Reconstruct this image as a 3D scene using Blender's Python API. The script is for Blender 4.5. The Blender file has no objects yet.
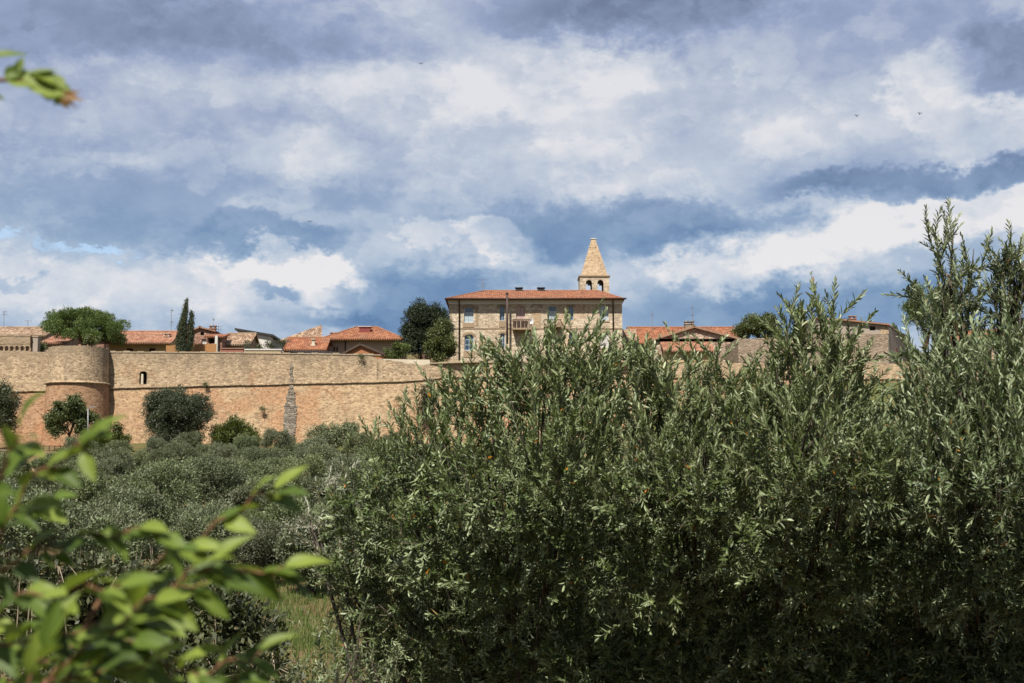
import bpy, math, random
import numpy as np
random.seed(7)
RNG = np.random.default_rng(7)
D = bpy.data
SC = bpy.context.scene
COL = SC.collection
F = 1400.0                       # focal length in pixels of the 1024 px wide frame
PITCH = math.radians(6.06)
EXPO = 0.95
SUN_AZ = math.radians(200)       # compass-like: direction towards the sun, measured from +Y clockwise
SUN_EL = math.radians(55)

# ------------------------------------------------------------------ basics
def P(px, py, Y):
    dx, dy, dz = (px - 512) / F, 1.0, (341.5 - py) / F
    y = dy * math.cos(PITCH) - dz * math.sin(PITCH)
    z = dy * math.sin(PITCH) + dz * math.cos(PITCH)
    s = Y / y
    return np.array([dx * s, Y, z * s])
def M(Y):                        # metres per pixel at distance Y
    return Y / F
TZ = [(-400, -1.7), (0, -1.75), (2, -1.9), (5, -2.6), (10, -3.6), (20, -4.1), (28, -3.7), (36, -3.1), (50, -2.4), (60, -1.8), (80, -.5), (90, .2), (100, 1.0), (108, 2.3), (118, 3.8),
      (120.4, 4.1), (121.9, 9.3), (128, 10.8), (135, 12.0), (145, 13.3), (160, 15.7), (230, 22), (330, 24), (600, 0), (3000, -30)]
TY = np.array([a for a, b in TZ], float); TV = np.array([b for a, b in TZ], float)
def tz(x, y):
    b = np.interp(y, TY, TV)
    n = 0.18 * np.sin(x * .35 + 1.3) * np.cos(y * .27) + .1 * np.sin(x * .9 + y * .6)
    w = np.clip(1 - np.abs(np.asarray(y, float) - 121) / 6, 0, 1)
    return b + n * (1 - w)

def tag(o, label=None, cat=None, group=None, kind=None):
    if label: o['label'] = label
    if cat: o['category'] = cat
    if group: o['group'] = group
    if kind: o['kind'] = kind
    return o
def empty(name, loc, label, cat, group=None):
    o = D.objects.new(name, None); COL.objects.link(o)
    o.location = [float(c) for c in loc]; o.empty_display_size = .3
    return tag(o, label, cat, group)
def wloc(o):
    v = np.array(o.location[:], float)
    while o.parent is not None:
        o = o.parent; v = v + np.array(o.location[:], float)
    return v

class G:
    def __init__(s): s.v = []; s.f = []; s.u = []; s.n = 0
    def add(s, verts, faces, uvs=None):
        for k, f in enumerate(faces):
            s.f.append([i + s.n for i in f])
            s.u.append(uvs[k] if uvs else [(0, 0)] * len(f))
        s.v.extend([tuple(float(c) for c in p) for p in verts]); s.n += len(verts)
    def quad(s, a, b, c, d): s.add([a, b, c, d], [[0, 1, 2, 3]])
    def box(s, x0, x1, y0, y1, z0, z1):
        v = [(x, y, z) for z in (z0, z1) for y in (y0, y1) for x in (x0, x1)]
        s.add(v, [[0, 2, 3, 1], [4, 5, 7, 6], [0, 1, 5, 4], [2, 6, 7, 3], [0, 4, 6, 2], [1, 3, 7, 5]])
    def prism(s, poly, y0, y1):        # polygon in xz, extruded along y
        n = len(poly)
        v = [(x, y0, z) for x, z in poly] + [(x, y1, z) for x, z in poly]
        s.add(v, [list(range(n)), list(range(2 * n - 1, n - 1, -1))] + [[i, n + i, n + (i + 1) % n, (i + 1) % n] for i in range(n)])
    def tube(s, pts, rad, n=6, cap=True):
        pts = [np.array(p, float) for p in pts]
        if not hasattr(rad, '__len__'): rad = [rad] * len(pts)
        ref = np.array([0.31, 0.17, 0.93]); v = []
        for i, p in enumerate(pts):
            t = pts[min(i + 1, len(pts) - 1)] - pts[max(i - 1, 0)]
            t /= (np.linalg.norm(t) + 1e-9)
            if abs(t @ ref) > .95: rr = np.array([1., 0, 0])
            else: rr = ref
            a = np.cross(t, rr); a /= np.linalg.norm(a); b = np.cross(t, a)
            for k in range(n):
                w = 2 * math.pi * k / n
                v.append(p + rad[i] * (math.cos(w) * a + math.sin(w) * b))
        f = []
        for i in range(len(pts) - 1):
            for k in range(n):
                f.append([i * n + k, i * n + (k + 1) % n, (i + 1) * n + (k + 1) % n, (i + 1) * n + k])
        if cap: f.append(list(range(n))[::-1]); f.append([(len(pts) - 1) * n + k for k in range(n)])
        s.add(v, f)
    def slab(s, poly, th=.14, lift=.02):
        poly = [np.array(p, float) for p in poly]
        nrm = np.cross(poly[1] - poly[0], poly[2] - poly[0]); nrm /= np.linalg.norm(nrm)
        if nrm[2] < 0: poly = poly[::-1]; nrm = -nrm
        h = np.cross([0, 0, 1], nrm)
        if np.linalg.norm(h) < 1e-4: h = np.array([1., 0, 0])
        h /= np.linalg.norm(h); w = np.cross(nrm, h)
        n = len(poly); up = np.array([0, 0, 1.])
        v = [p + up * (lift + th) for p in poly] + [p + up * lift for p in poly]
        uv = [(float(p @ h), float(p @ w)) for p in poly]
        s.add(v, [list(range(n)), list(range(2 * n - 1, n - 1, -1))] + [[i, n + i, n + (i + 1) % n, (i + 1) % n] for i in range(n)],
              [uv, uv[::-1]] + [[(0, 0)] * 4] * n)
    def build(s, name, mat, parent=None, T=None, smooth=False, world=True):
        v = np.array(s.v, float)
        if T is not None: v = T(v)
        off = wloc(parent) if parent is not None else np.zeros(3)
        if world: v = v - off
        me = D.meshes.new(name); me.from_pydata(v.tolist(), [], s.f)
        uvl = me.uv_layers.new(name='uv')
        flat = [c for f in s.u for p in f for c in p]
        uvl.data.foreach_set('uv', flat)
        me.materials.append(mat); me.validate(); me.update()
        if smooth: me.polygons.foreach_set('use_smooth', [True] * len(me.polygons))
        o = D.objects.new(name, me); COL.objects.link(o)
        if parent is not None: o.parent = parent
        return o

def np_mesh(name, V, FQ, mat, parent=None, rnd=None, smooth=False):
    """V (n,3) in world coordinates, FQ (m,k) faces of one size"""
    off = wloc(parent) if parent is not None else np.zeros(3)
    V = np.asarray(V, np.float32) - off.astype(np.float32); FQ = np.asarray(FQ, np.int32)
    me = D.meshes.new(name); me.vertices.add(len(V)); me.vertices.foreach_set('co', V.ravel())
    k = FQ.shape[1]; me.loops.add(FQ.size); me.loops.foreach_set('vertex_index', FQ.ravel())
    me.polygons.add(len(FQ)); me.polygons.foreach_set('loop_start', np.arange(0, FQ.size, k, dtype=np.int32))
    me.polygons.foreach_set('loop_total', np.full(len(FQ), k, np.int32))
    if rnd is not None:
        a = me.attributes.new('rnd', 'FLOAT', 'POINT'); a.data.foreach_set('value', np.asarray(rnd, np.float32))
    me.update(calc_edges=True)
    if smooth: me.polygons.foreach_set('use_smooth', np.ones(len(FQ), bool))
    me.materials.append(mat)
    o = D.objects.new(name, me); COL.objects.link(o)
    if parent is not None: o.parent = parent
    return o

# ------------------------------------------------------------------ materials
def srgb(r, g, b):
    return tuple(((c / 255) / 12.92 if c / 255 <= .04045 else ((c / 255 + .055) / 1.055) ** 2.4) for c in (r, g, b)) + (1,)
class N:
    def __init__(s, nt): s.t = nt
    def new(s, typ, ins=None, **kw):
        n = s.t.nodes.new(typ)
        for k, v in kw.items(): setattr(n, k, v)
        for k, v in (ins or {}).items():
            i = n.inputs[k]
            if hasattr(v, 'type') and hasattr(v, 'node'): s.t.links.new(v, i)
            else: i.default_value = v
        return n
    def math(s, op, a, b=0, c=0, clamp=False): return s.new('ShaderNodeMath', {0: a, 1: b, 2: c}, operation=op, use_clamp=clamp).outputs[0]
    def mix(s, f, a, b, bt='MIX'):
        n = s.new('ShaderNodeMix', {0: f, 6: a, 7: b}, data_type='RGBA', blend_type=bt); return n.outputs[2]
    def noise(s, vec, sc, det=4, ro=.55, dist=0):
        return s.new('ShaderNodeTexNoise', {'Vector': vec, 'Scale': sc, 'Detail': det, 'Roughness': ro, 'Distortion': dist})
    def ramp(s, f, stops, interp='LINEAR'):
        n = s.new('ShaderNodeValToRGB', {0: f}); e = n.color_ramp; e.interpolation = interp
        while len(e.elements) < len(stops): e.elements.new(.5)
        for el, (p, c) in zip(e.elements, stops): el.position = p; el.color = c
        return n.outputs[0]
    def mr(s, v, a, b, c=0, d=1, smooth=True):
        return s.new('ShaderNodeMapRange', {'Value': v, 1: a, 2: b, 3: c, 4: d}, interpolation_type='SMOOTHSTEP' if smooth else 'LINEAR').outputs[0]
MATS = {}
def newmat(name):
    m = D.materials.new(name); m.use_nodes = True; nt = m.node_tree; nt.nodes.clear()
    n = N(nt); out = n.new('ShaderNodeOutputMaterial'); MATS[name] = m
    return m, n, out
def bsdf(n, out, col, rough=.8, spec=.3, bump=None, strength=.5, dist=.05, **kw):
    ins = {'Base Color': col, 'Roughness': rough, 'Specular IOR Level': spec}
    ins.update(kw)
    p = n.new('ShaderNodeBsdfPrincipled', ins)
    if bump is not None:
        b = n.new('ShaderNodeBump', {'Height': bump, 'Strength': strength, 'Distance': dist}); n.t.links.new(b.outputs[0], p.inputs['Normal'])
    n.t.links.new(p.outputs[0], out.inputs[0]); return p
KA = .70                          # overall reflectance level
def rgb(r, g, b): return (r * KA, g * KA, b * KA, 1)
def rgl(r, g, b): return (r, g, b, 1)

def masonry(name, cols, mortar, sw=.32, sh=.15, patch=None, patch_scale=.16, patch_lo=.5, patch_hi=.62, stain=.35, holes=0.0, seed=0, bump=.6, grime=None, redx=None, band=None):
    m, n, out = newmat(name)
    co = n.new('ShaderNodeNewGeometry').outputs['Position']
    wob = n.noise(co, 1.7, 2).outputs['Color']
    cow = n.new('ShaderNodeVectorMath', {0: wob, 1: (.10, .10, .05), 2: co}, operation='MULTIPLY_ADD').outputs[0]
    mp = n.new('ShaderNodeMapping', {'Vector': cow, 'Scale': (1 / sw, 1 / sw, 1 / sh), 'Location': (seed, seed * 2.1, 0)}).outputs[0]
    v = n.new('ShaderNodeTexVoronoi', {'Vector': mp, 'Scale': 1.0, 'Randomness': .85}, feature='F1')
    e = n.new('ShaderNodeTexVoronoi', {'Vector': mp, 'Scale': 1.0, 'Randomness': .85}, feature='DISTANCE_TO_EDGE')
    r = n.new('ShaderNodeSeparateColor', {0: v.outputs['Color']}).outputs[0]
    c = n.ramp(r, [(i / (len(cols) - 1), rgb(*k)) for i, k in enumerate(cols)])
    if patch:
        pn = n.noise(n.new('ShaderNodeMapping', {'Vector': co, 'Location': (seed * 3.3, 0, seed), 'Scale': (1, 1, 1.3)}).outputs[0], patch_scale, 5, .6).outputs[0]
        f = n.mr(pn, patch_lo, patch_hi, 0, .85)
        if redx: f = n.math('MAXIMUM', f, n.math('MULTIPLY', n.mr(n.new('ShaderNodeSeparateXYZ', {0: cow}).outputs[0], redx[0], redx[1], .6, 0), n.mr(pn, .36, .5, .35, 1)))
        cp = n.ramp(r, [(0, rgb(*[k * .7 for k in patch])), (.5, rgb(*patch)), (1, rgb(*[min(1, k * 1.35) for k in patch]))])
        c = n.mix(f, c, cp)
    # coarse weathering with a shape of its own
    w1 = n.noise(n.new('ShaderNodeMapping', {'Vector': co, 'Scale': (1, 1, .45)}).outputs[0], .9, 6, .65).outputs[0]
    c = n.mix(n.mr(w1, .42, .72, 0, stain), c, rgb(*(grime or (.13, .10, .075))))
    w2 = n.noise(co, 5.0, 3, .6).outputs[0]
    c = n.mix(n.mr(w2, .3, .75, 0, .45), c, rgb(*[min(1, k * 1.25) for k in cols[-1]]))
    stv = n.noise(n.new('ShaderNodeMapping', {'Vector': co, 'Scale': (1, 1, .10)}).outputs[0], 1.1, 5, .7).outputs[0]
    c = n.mix(n.mr(stv, .54, .72, 0, stain), c, rgb(.16, .125, .09))
    sp = n.noise(n.new('ShaderNodeMapping', {'Vector': co, 'Scale': (1, 1, 1.9)}).outputs[0], 3.4, 3, .7).outputs[0]
    c = n.mix(n.mr(sp, .58, .70, 0, .55), c, rgb(.13, .085, .05)); c = n.mix(n.mr(sp, .42, .30, 0, .35), c, rgb(.72, .56, .38))
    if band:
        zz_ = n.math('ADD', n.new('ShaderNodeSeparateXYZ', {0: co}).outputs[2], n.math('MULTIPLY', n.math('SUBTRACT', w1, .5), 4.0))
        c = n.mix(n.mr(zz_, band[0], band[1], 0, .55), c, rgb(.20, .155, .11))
    mo = n.mr(e.outputs[0], .0, .09, 1, 0)
    c = n.mix(n.math('MULTIPLY', mo, .5), c, rgb(*mortar))
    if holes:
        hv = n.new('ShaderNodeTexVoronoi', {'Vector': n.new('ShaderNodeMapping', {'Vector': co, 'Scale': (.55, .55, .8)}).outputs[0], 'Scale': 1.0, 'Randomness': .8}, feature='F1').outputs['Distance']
        c = n.mix(n.mr(hv, .04, .085, holes, 0), c, rgb(.03, .022, .018))  # near-black dots paint the shade of small wall holes into the colour
    h = n.math('ADD', n.mr(e.outputs[0], 0, .25), n.math('MULTIPLY', w2, .6))
    bsdf(n, out, c, .92, .15, h, bump, .04)
    return m
def plaster(name, col, var=.25, stain=(.2, .16, .12), scale=.8):
    m, n, out = newmat(name)
    co = n.new('ShaderNodeNewGeometry').outputs['Position']
    a = n.noise(co, scale, 6, .65).outputs[0]; b = n.noise(n.new('ShaderNodeMapping', {'Vector': co, 'Scale': (1, 1, .25)}).outputs[0], 3, 4, .6).outputs[0]
    c = n.mix(n.mr(a, .35, .75, 0, var), rgb(*col), rgb(*stain))
    c = n.mix(n.mr(b, .5, .8, 0, var * .8), c, rgb(*[k * .6 for k in col]))
    bsdf(n, out, c, .9, .2, n.noise(co, 14, 3).outputs[0], .25, .02); return m
def tiles(name, cols, moss=.3):
    m, n, out = newmat(name)
    uv = n.new('ShaderNodeUVMap', uv_map='uv').outputs[0]
    pos = n.new('ShaderNodeNewGeometry').outputs['Position']
    sx = n.new('ShaderNodeSeparateXYZ', {0: uv})
    br = n.new('ShaderNodeTexVoronoi', {'Vector': n.new('ShaderNodeMapping', {'Vector': uv, 'Scale': (4.5, 2.6, 1)}).outputs[0], 'Scale': 1.0, 'Randomness': .35}, voronoi_dimensions='2D')
    r = n.new('ShaderNodeSeparateColor', {0: br.outputs['Color']}).outputs[0]
    c = n.ramp(r, [(i / (len(cols) - 1), rgb(*k)) for i, k in enumerate(cols)])
    big = n.noise(pos, .7, 6, .65).outputs[0]
    c = n.mix(n.mr(big, .45, .72, 0, moss), c, rgb(.16, .11, .075))
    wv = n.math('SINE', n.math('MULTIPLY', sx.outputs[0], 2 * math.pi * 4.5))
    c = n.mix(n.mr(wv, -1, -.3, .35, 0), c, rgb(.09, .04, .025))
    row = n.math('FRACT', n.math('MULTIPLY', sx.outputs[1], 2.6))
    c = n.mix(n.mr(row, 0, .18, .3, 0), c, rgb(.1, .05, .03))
    bsdf(n, out, c, .85, .2, n.math('ADD', wv, row), .7, .04); return m
def plain(name, col, rough=.6, metal=0, var=.2, spec=.4):
    m, n, out = newmat(name)
    co = n.new('ShaderNodeTexCoord').outputs['Object']
    a = n.noise(co, 4, 4).outputs[0]
    c = n.mix(n.mr(a, .35, .75, 0, var), rgb(*col), rgb(*[k * .5 for k in col]))
    bsdf(n, out, c, rough, spec, a, .15, .01, Metallic=metal); return m
def leafmat(name, stops, back=None, trans=.25, rough=.5, spec=.4, veins=False):
    m, n, out = newmat(name)
    at = n.new('ShaderNodeAttribute', attribute_name='rnd').outputs['Fac']
    c = n.ramp(at, [(p, rgb(*k)) for p, k in stops])
    geo = n.new('ShaderNodeNewGeometry')
    cl = n.noise(geo.outputs['Position'], .8 if not veins else 30, 3).outputs[0]
    c = n.mix(n.mr(cl, .35, .7, 0, .35), c, n.mix(1.0, c, rgl(.6, .65, .5), 'MULTIPLY'))
    oi = n.new('ShaderNodeObjectInfo').outputs['Random']
    if not veins: c = n.new('ShaderNodeHueSaturation', {'Color': c, 'Hue': n.mr(oi, 0, 1, .488, .512, False), 'Saturation': n.mr(n.math('FRACT', n.math('MULTIPLY', oi, 7.3)), 0, 1, .8, 1.1, False), 'Value': n.mr(n.math('FRACT', n.math('MULTIPLY', oi, 13.7)), 0, 1, .70 if name == 'grove_leaf' else .9, 1.35 if name == 'grove_leaf' else 1.12, False)}).outputs[0]
    if back: c = n.mix(geo.outputs['Backfacing'], c, n.mix(.55, c, rgb(*back)))
    p = n.new('ShaderNodeBsdfPrincipled', {'Base Color': c, 'Roughness': rough, 'Specular IOR Level': spec})
    t = n.new('ShaderNodeBsdfTranslucent', {0: n.mix(1.0, c, rgl(1.25, 1.3, .55), 'MULTIPLY')})
    ms = n.new('ShaderNodeMixShader', {0: trans, 1: p.outputs[0], 2: t.outputs[0]})
    n.t.links.new(ms.outputs[0], out.inputs[0]); return m
def barkmat(name, a, b):
    m, n, out = newmat(name)
    co = n.new('ShaderNodeTexCoord').outputs['Object']
    f = n.noise(n.new('ShaderNodeMapping', {'Vector': co, 'Scale': (1, 1, .2)}).outputs[0], 18, 6, .7).outputs[0]
    bsdf(n, out, n.mix(n.mr(f, .3, .7), rgb(*a), rgb(*b)), .9, .2, f, .6, .02); return m

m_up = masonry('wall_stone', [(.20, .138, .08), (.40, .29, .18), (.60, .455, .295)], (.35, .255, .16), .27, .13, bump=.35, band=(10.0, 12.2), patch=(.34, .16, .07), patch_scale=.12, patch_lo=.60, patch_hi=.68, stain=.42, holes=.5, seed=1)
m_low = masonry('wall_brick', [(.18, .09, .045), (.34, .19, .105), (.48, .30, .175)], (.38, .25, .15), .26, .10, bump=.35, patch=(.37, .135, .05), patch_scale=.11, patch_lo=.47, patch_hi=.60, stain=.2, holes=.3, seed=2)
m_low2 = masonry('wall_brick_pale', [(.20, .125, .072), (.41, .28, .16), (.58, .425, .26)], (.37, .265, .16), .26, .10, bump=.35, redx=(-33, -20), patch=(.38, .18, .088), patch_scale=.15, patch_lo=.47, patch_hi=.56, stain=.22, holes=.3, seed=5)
m_crack = masonry('grey_rubble', [(.09, .075, .06), (.22, .19, .15), (.42, .36, .28)], (.10, .085, .07), .3, .16, stain=.5, seed=3)
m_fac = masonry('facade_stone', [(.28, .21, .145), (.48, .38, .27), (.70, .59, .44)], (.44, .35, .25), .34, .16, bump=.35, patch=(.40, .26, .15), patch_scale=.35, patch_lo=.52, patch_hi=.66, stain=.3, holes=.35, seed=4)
m_spire = masonry('spire_brick', [(.30, .20, .12), (.42, .30, .18), (.54, .41, .27)], (.44, .32, .2), .26, .12, stain=.25, holes=.0, seed=6)
m_rub = masonry('gable_rubble', [(.20, .10, .07), (.36, .24, .17), (.55, .44, .34)], (.30, .22, .17), .45, .22, stain=.35, seed=8)
m_rub2 = masonry('house_brick', [(.20, .09, .06), (.30, .15, .10), (.42, .26, .19)], (.30, .2, .15), .4, .16, stain=.3, seed=9)
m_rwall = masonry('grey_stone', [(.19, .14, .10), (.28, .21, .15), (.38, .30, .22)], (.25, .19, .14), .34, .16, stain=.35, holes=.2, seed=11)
m_cap = plaster('coping_mortar', (.42, .33, .22), .35)
m_cream = plaster('cream_plaster', (.56, .38, .18)); m_yel = plaster('yellow_plaster', (.55, .42, .23))
m_white = plaster('white_plaster', (.66, .63, .57), .15); m_pale = plaster('pale_render', (.60, .53, .40), .2)
m_pink = plaster('pink_plaster', (.56, .40, .30), .15); m_terra = plaster('terracotta_plaster', (.42, .17, .07), .2)
m_grey = plaster('grey_plaster', (.38, .32, .26), .25); m_band = plaster('frieze_plaster', (.78, .77, .74), .08)
m_ochre = plaster('ochre_boards', (.42, .21, .08), .3); m_redw = plaster('red_plaster', (.36, .14, .10), .3)
m_sill = plaster('window_panel', (.36, .26, .165), .25)
m_tile = tiles('red_tiles', [(.20, .07, .034), (.32, .115, .052), (.42, .19, .10)], .55)
m_tile2 = tiles('old_tiles', [(.26, .13, .08), (.38, .20, .12), (.50, .32, .21)], .4)
m_tile3 = tiles('faded_tiles', [(.25, .10, .06), (.36, .16, .09), (.46, .26, .17)], .5)
m_tile4 = tiles('patchy_tiles', [(.17, .09, .055), (.33, .21, .13), (.50, .38, .26)], .45)
m_dark = plain('dark_metal', (.03, .028, .027), .5); m_rust = plain('rusty_pipe', (.055, .028, .02), .6)
m_steel = plain('aerial_steel', (.30, .30, .31), .45, .3); m_wood = plain('dark_wood', (.07, .04, .025), .7)
m_shut = plain('pale_shutter', (.52, .60, .64), .6); m_blue = plain('blue_frame', (.36, .48, .58), .6)
m_wshut = plain('white_blind', (.66, .62, .58), .7); m_pinkb = plain('pink_blind', (.60, .42, .36), .7)
m_dish = plain('white_dish', (.7, .7, .69), .4); m_redf = plain('red_shutter', (.22, .04, .03), .6)
m_bell = plain('bell_bronze', (.10, .09, .06), .45, .7)
m_black = plain('dark_room', (.012, .011, .012), .9)  # near-black paints the shade inside openings; the birds share it
m_gl, n_, o_ = newmat('window_glass'); bsdf(n_, o_, rgb(.03, .05, .08), .08, .9)
m_bark = barkmat('olive_bark', (.05, .04, .03), (.13, .105, .08)); m_bark2 = barkmat('pine_bark', (.08, .045, .03), (.2, .12, .08))
m_twig = barkmat('green_brown_twig', (.14, .07, .035), (.24, .13, .06)); m_otwig = barkmat('pale_olive_twig', (.20, .18, .11), (.30, .27, .18))
m_dry = barkmat('dry_cane', (.22, .17, .11), (.42, .34, .24))
m_olive = leafmat('olive_leaf', [(0, (.026, .046, .011)), (.45, (.098, .135, .044)), (.6, (.17, .21, .09)), (.9, (.40, .44, .26)), (.965, (.60, .62, .42)), (.975, (.42, .20, .03)), (1, (.50, .17, .03))],
                  back=(.34, .40, .22), trans=.09, rough=.45, spec=.38)
m_olsil = leafmat('olive_leaf_silver', [(0, (.16, .17, .10)), (.5, (.32, .33, .22)), (1, (.52, .50, .37))], back=(.5, .5, .38), trans=.2, rough=.5)
m_grove = leafmat('grove_leaf', [(0, (.055, .072, .026)), (.5, (.135, .170, .070)), (1, (.29, .33, .17))], back=(.2, .2, .13), trans=.12, rough=.55, spec=.3)
m_pine = leafmat('pine_needle', [(0, (.045, .075, .010)), (.5, (.10, .15, .022)), (1, (.19, .26, .045))], trans=.12, rough=.6)
m_cyp = leafmat('cypress_leaf', [(0, (.022, .038, .010)), (.5, (.042, .064, .014)), (1, (.085, .11, .028))], trans=.1, rough=.6)
m_darkt = leafmat('dark_conifer_leaf', [(0, (.012, .020, .007)), (.5, (.022, .035, .011)), (1, (.045, .062, .02))], trans=.08, rough=.6)
m_mid = leafmat('broadleaf', [(0, (.045, .060, .014)), (.5, (.085, .108, .024)), (1, (.15, .17, .04))], trans=.2, rough=.5)
m_oak = leafmat('holm_oak_leaf', [(0, (.030, .038, .014)), (.5, (.055, .068, .025)), (1, (.10, .115, .045))], trans=.1, rough=.5)
m_bram = leafmat('bramble_leaf', [(0, (.035, .045, .018)), (.6, (.075, .085, .035)), (.9, (.13, .13, .06)), (1, (.28, .20, .10))], trans=.2, rough=.55)
m_fore = leafmat('fresh_green_leaf', [(0, (.045, .080, .009)), (.5, (.12, .185, .020)), (1, (.27, .34, .048))], back=(.2, .25, .08), trans=.35, rough=.55, spec=.3, veins=True)
m_brown = leafmat('browned_leaf_tip', [(0, (.17, .085, .02)), (1, (.34, .17, .04))], trans=.3, rough=.6, veins=True)

# ground
def groundmat():
    m, n, out = newmat('dry_grass_and_soil')
    co = n.new('ShaderNodeNewGeometry').outputs['Position']
    a = n.noise(co, .16, 6, .6).outputs[0]; b = n.noise(co, 1.3, 6, .65).outputs[0]; c0 = n.noise(co, 14, 5, .7).outputs[0]
    c = n.mix(n.mr(b, .35, .65), rgb(.20, .125, .065), rgb(.27, .19, .10))
    c = n.mix(n.mr(a, .42, .58), c, rgb(.12, .13, .042))
    c = n.mix(n.mr(c0, .3, .7, 0, .5), c, rgb(.075, .065, .03))
    bsdf(n, out, c, .95, .1, c0, .8, .08); return m
m_ground = groundmat()
xs = np.concatenate([[-3000, -1200, -500, -250], np.linspace(-150, -60, 16), np.linspace(-56, 56, 150), np.linspace(60, 150, 16), [250, 500, 1200, 3000]])
ys = np.concatenate([[-400, -100, -30, -10], np.linspace(-4, 119.5, 200), [120.4, 121.9], np.linspace(123, 240, 40), [280, 330, 420, 600, 1100, 3000]])
XX, YY = np.meshgrid(xs, ys); ZZ = tz(XX, YY); ZZ = ZZ + np.where((YY < 118), RNG.normal(0, .03, ZZ.shape), 0)
nx, ny = len(xs), len(ys)
idx = np.arange(nx * ny).reshape(ny, nx)
FQ = np.stack([idx[:-1, :-1], idx[:-1, 1:], idx[1:, 1:], idx[1:, :-1]], -1).reshape(-1, 4)
g_ = np_mesh('ground', np.stack([XX, YY, ZZ], -1).reshape(-1, 3), FQ, m_ground, smooth=True); tag(g_, kind='structure')
m_path, n_, o_ = newmat('sandy_path'); co_ = n_.new('ShaderNodeNewGeometry').outputs['Position']
bsdf(n_, o_, n_.mix(n_.noise(co_, 3, 5).outputs[0], rgb(.34, .22, .13), rgb(.44, .32, .20)), .95, .1, n_.noise(co_, 20, 4).outputs[0], .5, .03)
def ribbon(pts, w, name, mat):
    V = []; Q = []
    for i, (x, y) in enumerate(pts):
        for k, s_ in enumerate(np.linspace(-w / 2, w / 2, 5)):
            jx = x + s_ + random.uniform(-.12, .12); V.append((jx, y, float(tz(jx, y)) + .09 - .10 * (abs(s_) / (w / 2)) ** 4))
    for i in range(len(pts) - 1):
        for k in range(4): a = i * 5 + k; Q.append((a, a + 1, a + 6, a + 5))
    return np_mesh(name, V, Q, mat, smooth=True)
def gp(px, Y): return ((px - 512) * Y / F, Y)
pth = []
for t in np.linspace(0, 1, 60):
    Y = 106 - 50 * t; px = 45 + 45 * math.sin(t * 2.2) + 20 * t; pth.append(gp(px, Y))
tag(ribbon(pth, 2.2, 'path', m_path), kind='structure')

# ------------------------------------------------------------------ leaves and trees
def unit(a): return a / (np.linalg.norm(a, axis=-1, keepdims=True) + 1e-9)
def cards(pos, axis, nrm, L, W, taper=.5):
    """diamond leaf faces: pos base, axis long direction"""
    side = unit(np.cross(axis, nrm)); L = L[:, None]; W = W[:, None]
    a = pos; b = pos + axis * L * taper + side * W * .5; c = pos + axis * L; d = pos + axis * L * taper - side * W * .5
    V = np.stack([a, b, c, d], 1).reshape(-1, 3)
    return V, np.arange(len(pos) * 4).reshape(-1, 4)
def crown_pts(lobes, n, rng, inner=.35):
    C = np.array([l[:3] for l in lobes], float)
    R = np.array([(l[3], l[3] if len(l) < 6 else l[5], l[4] if len(l) > 4 else l[3]) for l in lobes], float)  # rx, ry, rz
    w = (R[:, 0] * R[:, 2]); w /= w.sum()
    k = rng.choice(len(lobes), n, p=w)
    d = unit(rng.normal(size=(n, 3)))
    # lumps on every lobe
    ph = k[:, None] * 1.7 + np.array([0, 2., 4.])
    lump = 1 + .16 * np.sin(d[:, :1] * 7 + ph[:, :1]) * np.sin(d[:, 1:2] * 7 + ph[:, 1:2]) + .13 * np.sin(d[:, 2:3] * 9 + ph[:, 2:3])
    r = np.where(rng.random((n, 1)) < inner, rng.random((n, 1)) ** .5 * .85, .80 + .26 * rng.random((n, 1)) ** 1.5)
    return C[k] + d * R[k] * r * lump, d
def crown(name, mat, root, lobes, n, L, W, seed=1, up=.3, out=.6, inner=.35, tight=.8):
    rng = np.random.default_rng(seed)
    p, d = crown_pts(lobes, n, rng, inner)
    clump = rng.integers(0, max(3, n // 18), n)                       # leaves gather in sprays
    cp = unit(rng.normal(size=(clump.max() + 1, 3)))
    order = np.argsort(clump)
    # pull members of a spray together
    anchor = {}
    first = np.zeros(clump.max() + 1, int); first[clump[::-1]] = np.arange(n)[::-1]
    base = p[first[clump]]; dd = d[first[clump]]
    near = base + rng.normal(0, 1, (n, 3)) * L * tight
    p = np.where(rng.random((n, 1)) < .72, near, p); d = dd
    axis = unit(d * out + np.array([0, 0, up]) + rng.normal(0, .55, (n, 3)))
    nrm = unit(d + rng.normal(0, .6, (n, 3)))
    Ls = L * rng.uniform(.6, 1.35, n); Ws = W * rng.uniform(.7, 1.3, n)
    V, Fq = cards(p, axis, nrm, Ls, Ws)
    rn = np.clip(cp[clump][:, 0] * .22 + .5 + rng.normal(0, .17, n), 0, 1)
    return np_mesh(name, V, Fq, mat, root, np.repeat(rn, 4))
def trunk(root, base, targets, r0, mat, name='trunk', seed=3, sides=7):
    rnd = random.Random(seed); g = G(); base = np.array(base, float)
    fork = base + (np.mean(np.array(targets, float), 0) - base) * .42; fork[2] = base[2] + (np.mean([t[2] for t in targets]) - base[2]) * .5
    pts = [base + (fork - base) * t + np.array([rnd.uniform(-1, 1), rnd.uniform(-1, 1), 0]) * r0 * .5 * (0 < t < 1) for t in (0, .3, .65, 1)]
    g.tube(pts, [r0 * 1.25, r0, r0 * .85, r0 * .75], sides)
    for t in targets:
        t = np.array(t, float); mid = (fork + t) / 2 + np.array([rnd.uniform(-1, 1), rnd.uniform(-1, 1), rnd.uniform(-.3, .6)]) * np.linalg.norm(t - fork) * .13
        g.tube([fork, mid, t], [r0 * .55, r0 * .36, r0 * .12], max(4, sides - 2))
    return g.build(name, mat, root, smooth=True)
def copy_tree(o, parent=None):
    c = o.copy(); COL.objects.link(c); c.parent = parent
    for ch in list(o.children): copy_tree(ch, c)
    return c

LATER = []
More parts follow.
